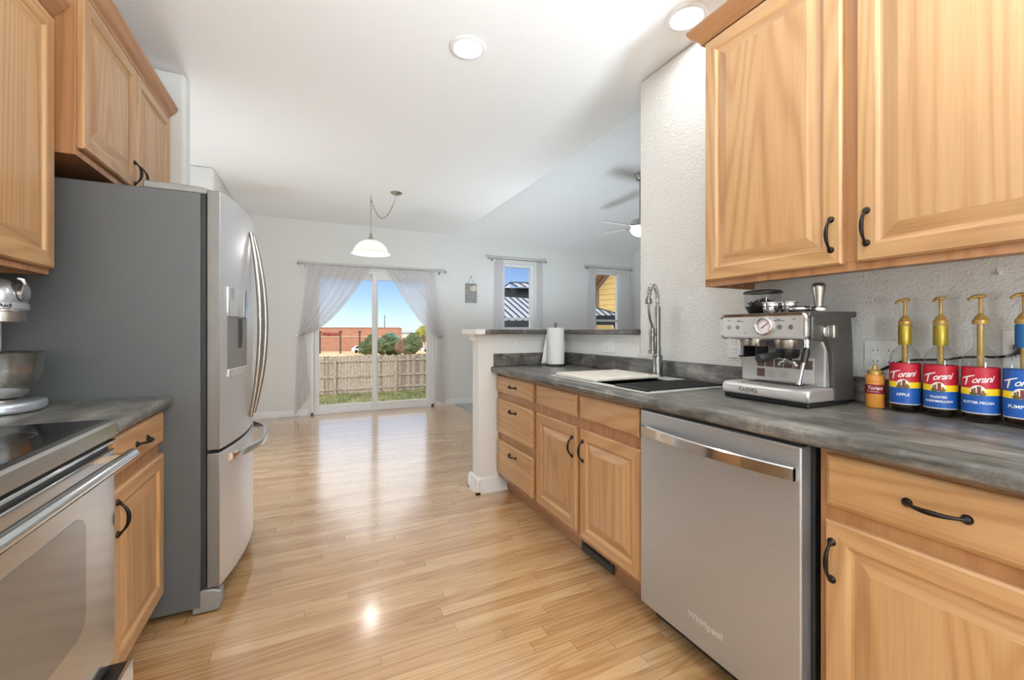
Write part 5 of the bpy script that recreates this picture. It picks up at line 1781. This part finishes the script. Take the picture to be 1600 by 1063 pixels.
# yellow house (through the far-right window)
y0_ = cp(926, 490, 12.6); y1_ = cp(985, 490, 11.6)
r = thing('yellow_house', 'yellow lap-sided gable house seen through the far-right window', 'building', (y0_.x, y0_.y, GZ))
ed = (y1_ - y0_); ed.z = 0
Le = ed.length; ed.normalize()
no = Vector((ed.y, -ed.x, 0))
if no.dot(Vector((0, 0, 0)) - y0_) < 0: no = -no
m = MB()
def rake(s_): return 2.42 + .98 * s_       # underside of the rake above GZ-based camera height
k = 0
zz = CAM_H - .9
s_start = .16
while zz < CAM_H + 3.2:
    zt_ = zz + .15
    # lap boards clipped by the sloping rake
    s0 = max(s_start, (zz - (CAM_H + 1.02)) / .92 + .02)
    pb, pt_ = no * .014, no * .002
    base = Vector((y0_.x, y0_.y, 0))
    A = base + ed * s0; B = base + ed * (Le + .6)
    s0t = max(s_start, (zt_ - (CAM_H + 1.02)) / .92 + .02)
    A2 = base + ed * s0t
    m.add([A + pb + Vector((0, 0, zz)), B + pb + Vector((0, 0, zz)), B + pt_ + Vector((0, 0, zt_)), A2 + pt_ + Vector((0, 0, zt_)), A + Vector((0, 0, zz)), B + Vector((0, 0, zz))], [(0, 1, 2, 3), (4, 5, 1, 0)])
    zz += .15
m.build('lap_siding', 'yellow_siding', r, smooth=0, fixn=False)
base = Vector((y0_.x, y0_.y, 0))
def slab2(mb, pts, n0, n1):
    vs = [p + no * n0 for p in pts] + [p + no * n1 for p in pts]
    n = len(pts)
    mb.add(vs, [(i, (i + 1) % n, n + (i + 1) % n, n + i) for i in range(n)] + [tuple(range(n))[::-1], tuple(range(n, 2 * n))])
    return mb
def rp(s_, dz): return base + ed * s_ + Vector((0, 0, CAM_H + 1.02 + .92 * s_ + dz))
slab2(MB(), [rp(-.5, 0), rp(1.6, 0), rp(1.6, .14), rp(-.5, .14)], 0, .06).build('rake_trim', 'brown_trim', r, smooth=0)
slab2(MB(), [rp(-.5, .14), rp(1.6, .14), rp(1.6, .34), rp(-.5, .34)], 0, .35).build('soffit', 'brown_trim', r, smooth=0)
slab2(MB(), [rp(-.5, .34), rp(1.6, .34), rp(1.6, .60), rp(-.5, .60)], -.2, .38).build('fascia', 'soffit_white', r, smooth=0)
slab2(MB(), [base + ed * s_start + Vector((0, 0, -1.5)), base + ed * (s_start + .09) + Vector((0, 0, -1.5)), rp(s_start + .09, 0), rp(s_start, 0)], 0, .03).build('corner_board', 'brown_trim', r, smooth=0)
slab2(MB(), [base + ed * s_start + Vector((0, 0, -1.5)), base + ed * (Le + .6) + Vector((0, 0, -1.5)), rp(Le + .6, 0), rp(s_start, 0)], -3.0, -.02).build('walls', 'dark_siding', r, smooth=0)
q2 = cp(930, 481, 11.0)
pe = cp(968, 492, 11.0) - q2
pd = cp(954, 501, 10.1) - q2
seam_roof(r, 'porch_roof', q2 - pe.normalized() * .9, pe, pd, 2.2, 1.25, .24, .04, .012, .025)
MB().tube([q2 - pe.normalized() * .9, q2 + pe.normalized() * 1.3], .03, 6).build('porch_ridge', 'roof_seam', r)
vs = [cp(925, 507, 9.4) + camv(s_, t_, z_) for s_ in (0, 1.6) for t_ in (0, .2) for z_ in (-1.5, .2)]
MB().add(vs, [(0, 1, 3, 2), (4, 6, 7, 5), (0, 4, 5, 1), (2, 3, 7, 6), (0, 2, 6, 4), (1, 5, 7, 3)]).build('porch_wall', 'dark_siding', r, smooth=0)
slab2(MB(), [cp(935, 517, 9.2), cp(961, 517, 9.2), cp(958, 508, 9.2), cp(937, 508, 9.2)], 0, .1).build('siding_patch', 'yellow_siding', r, smooth=0)
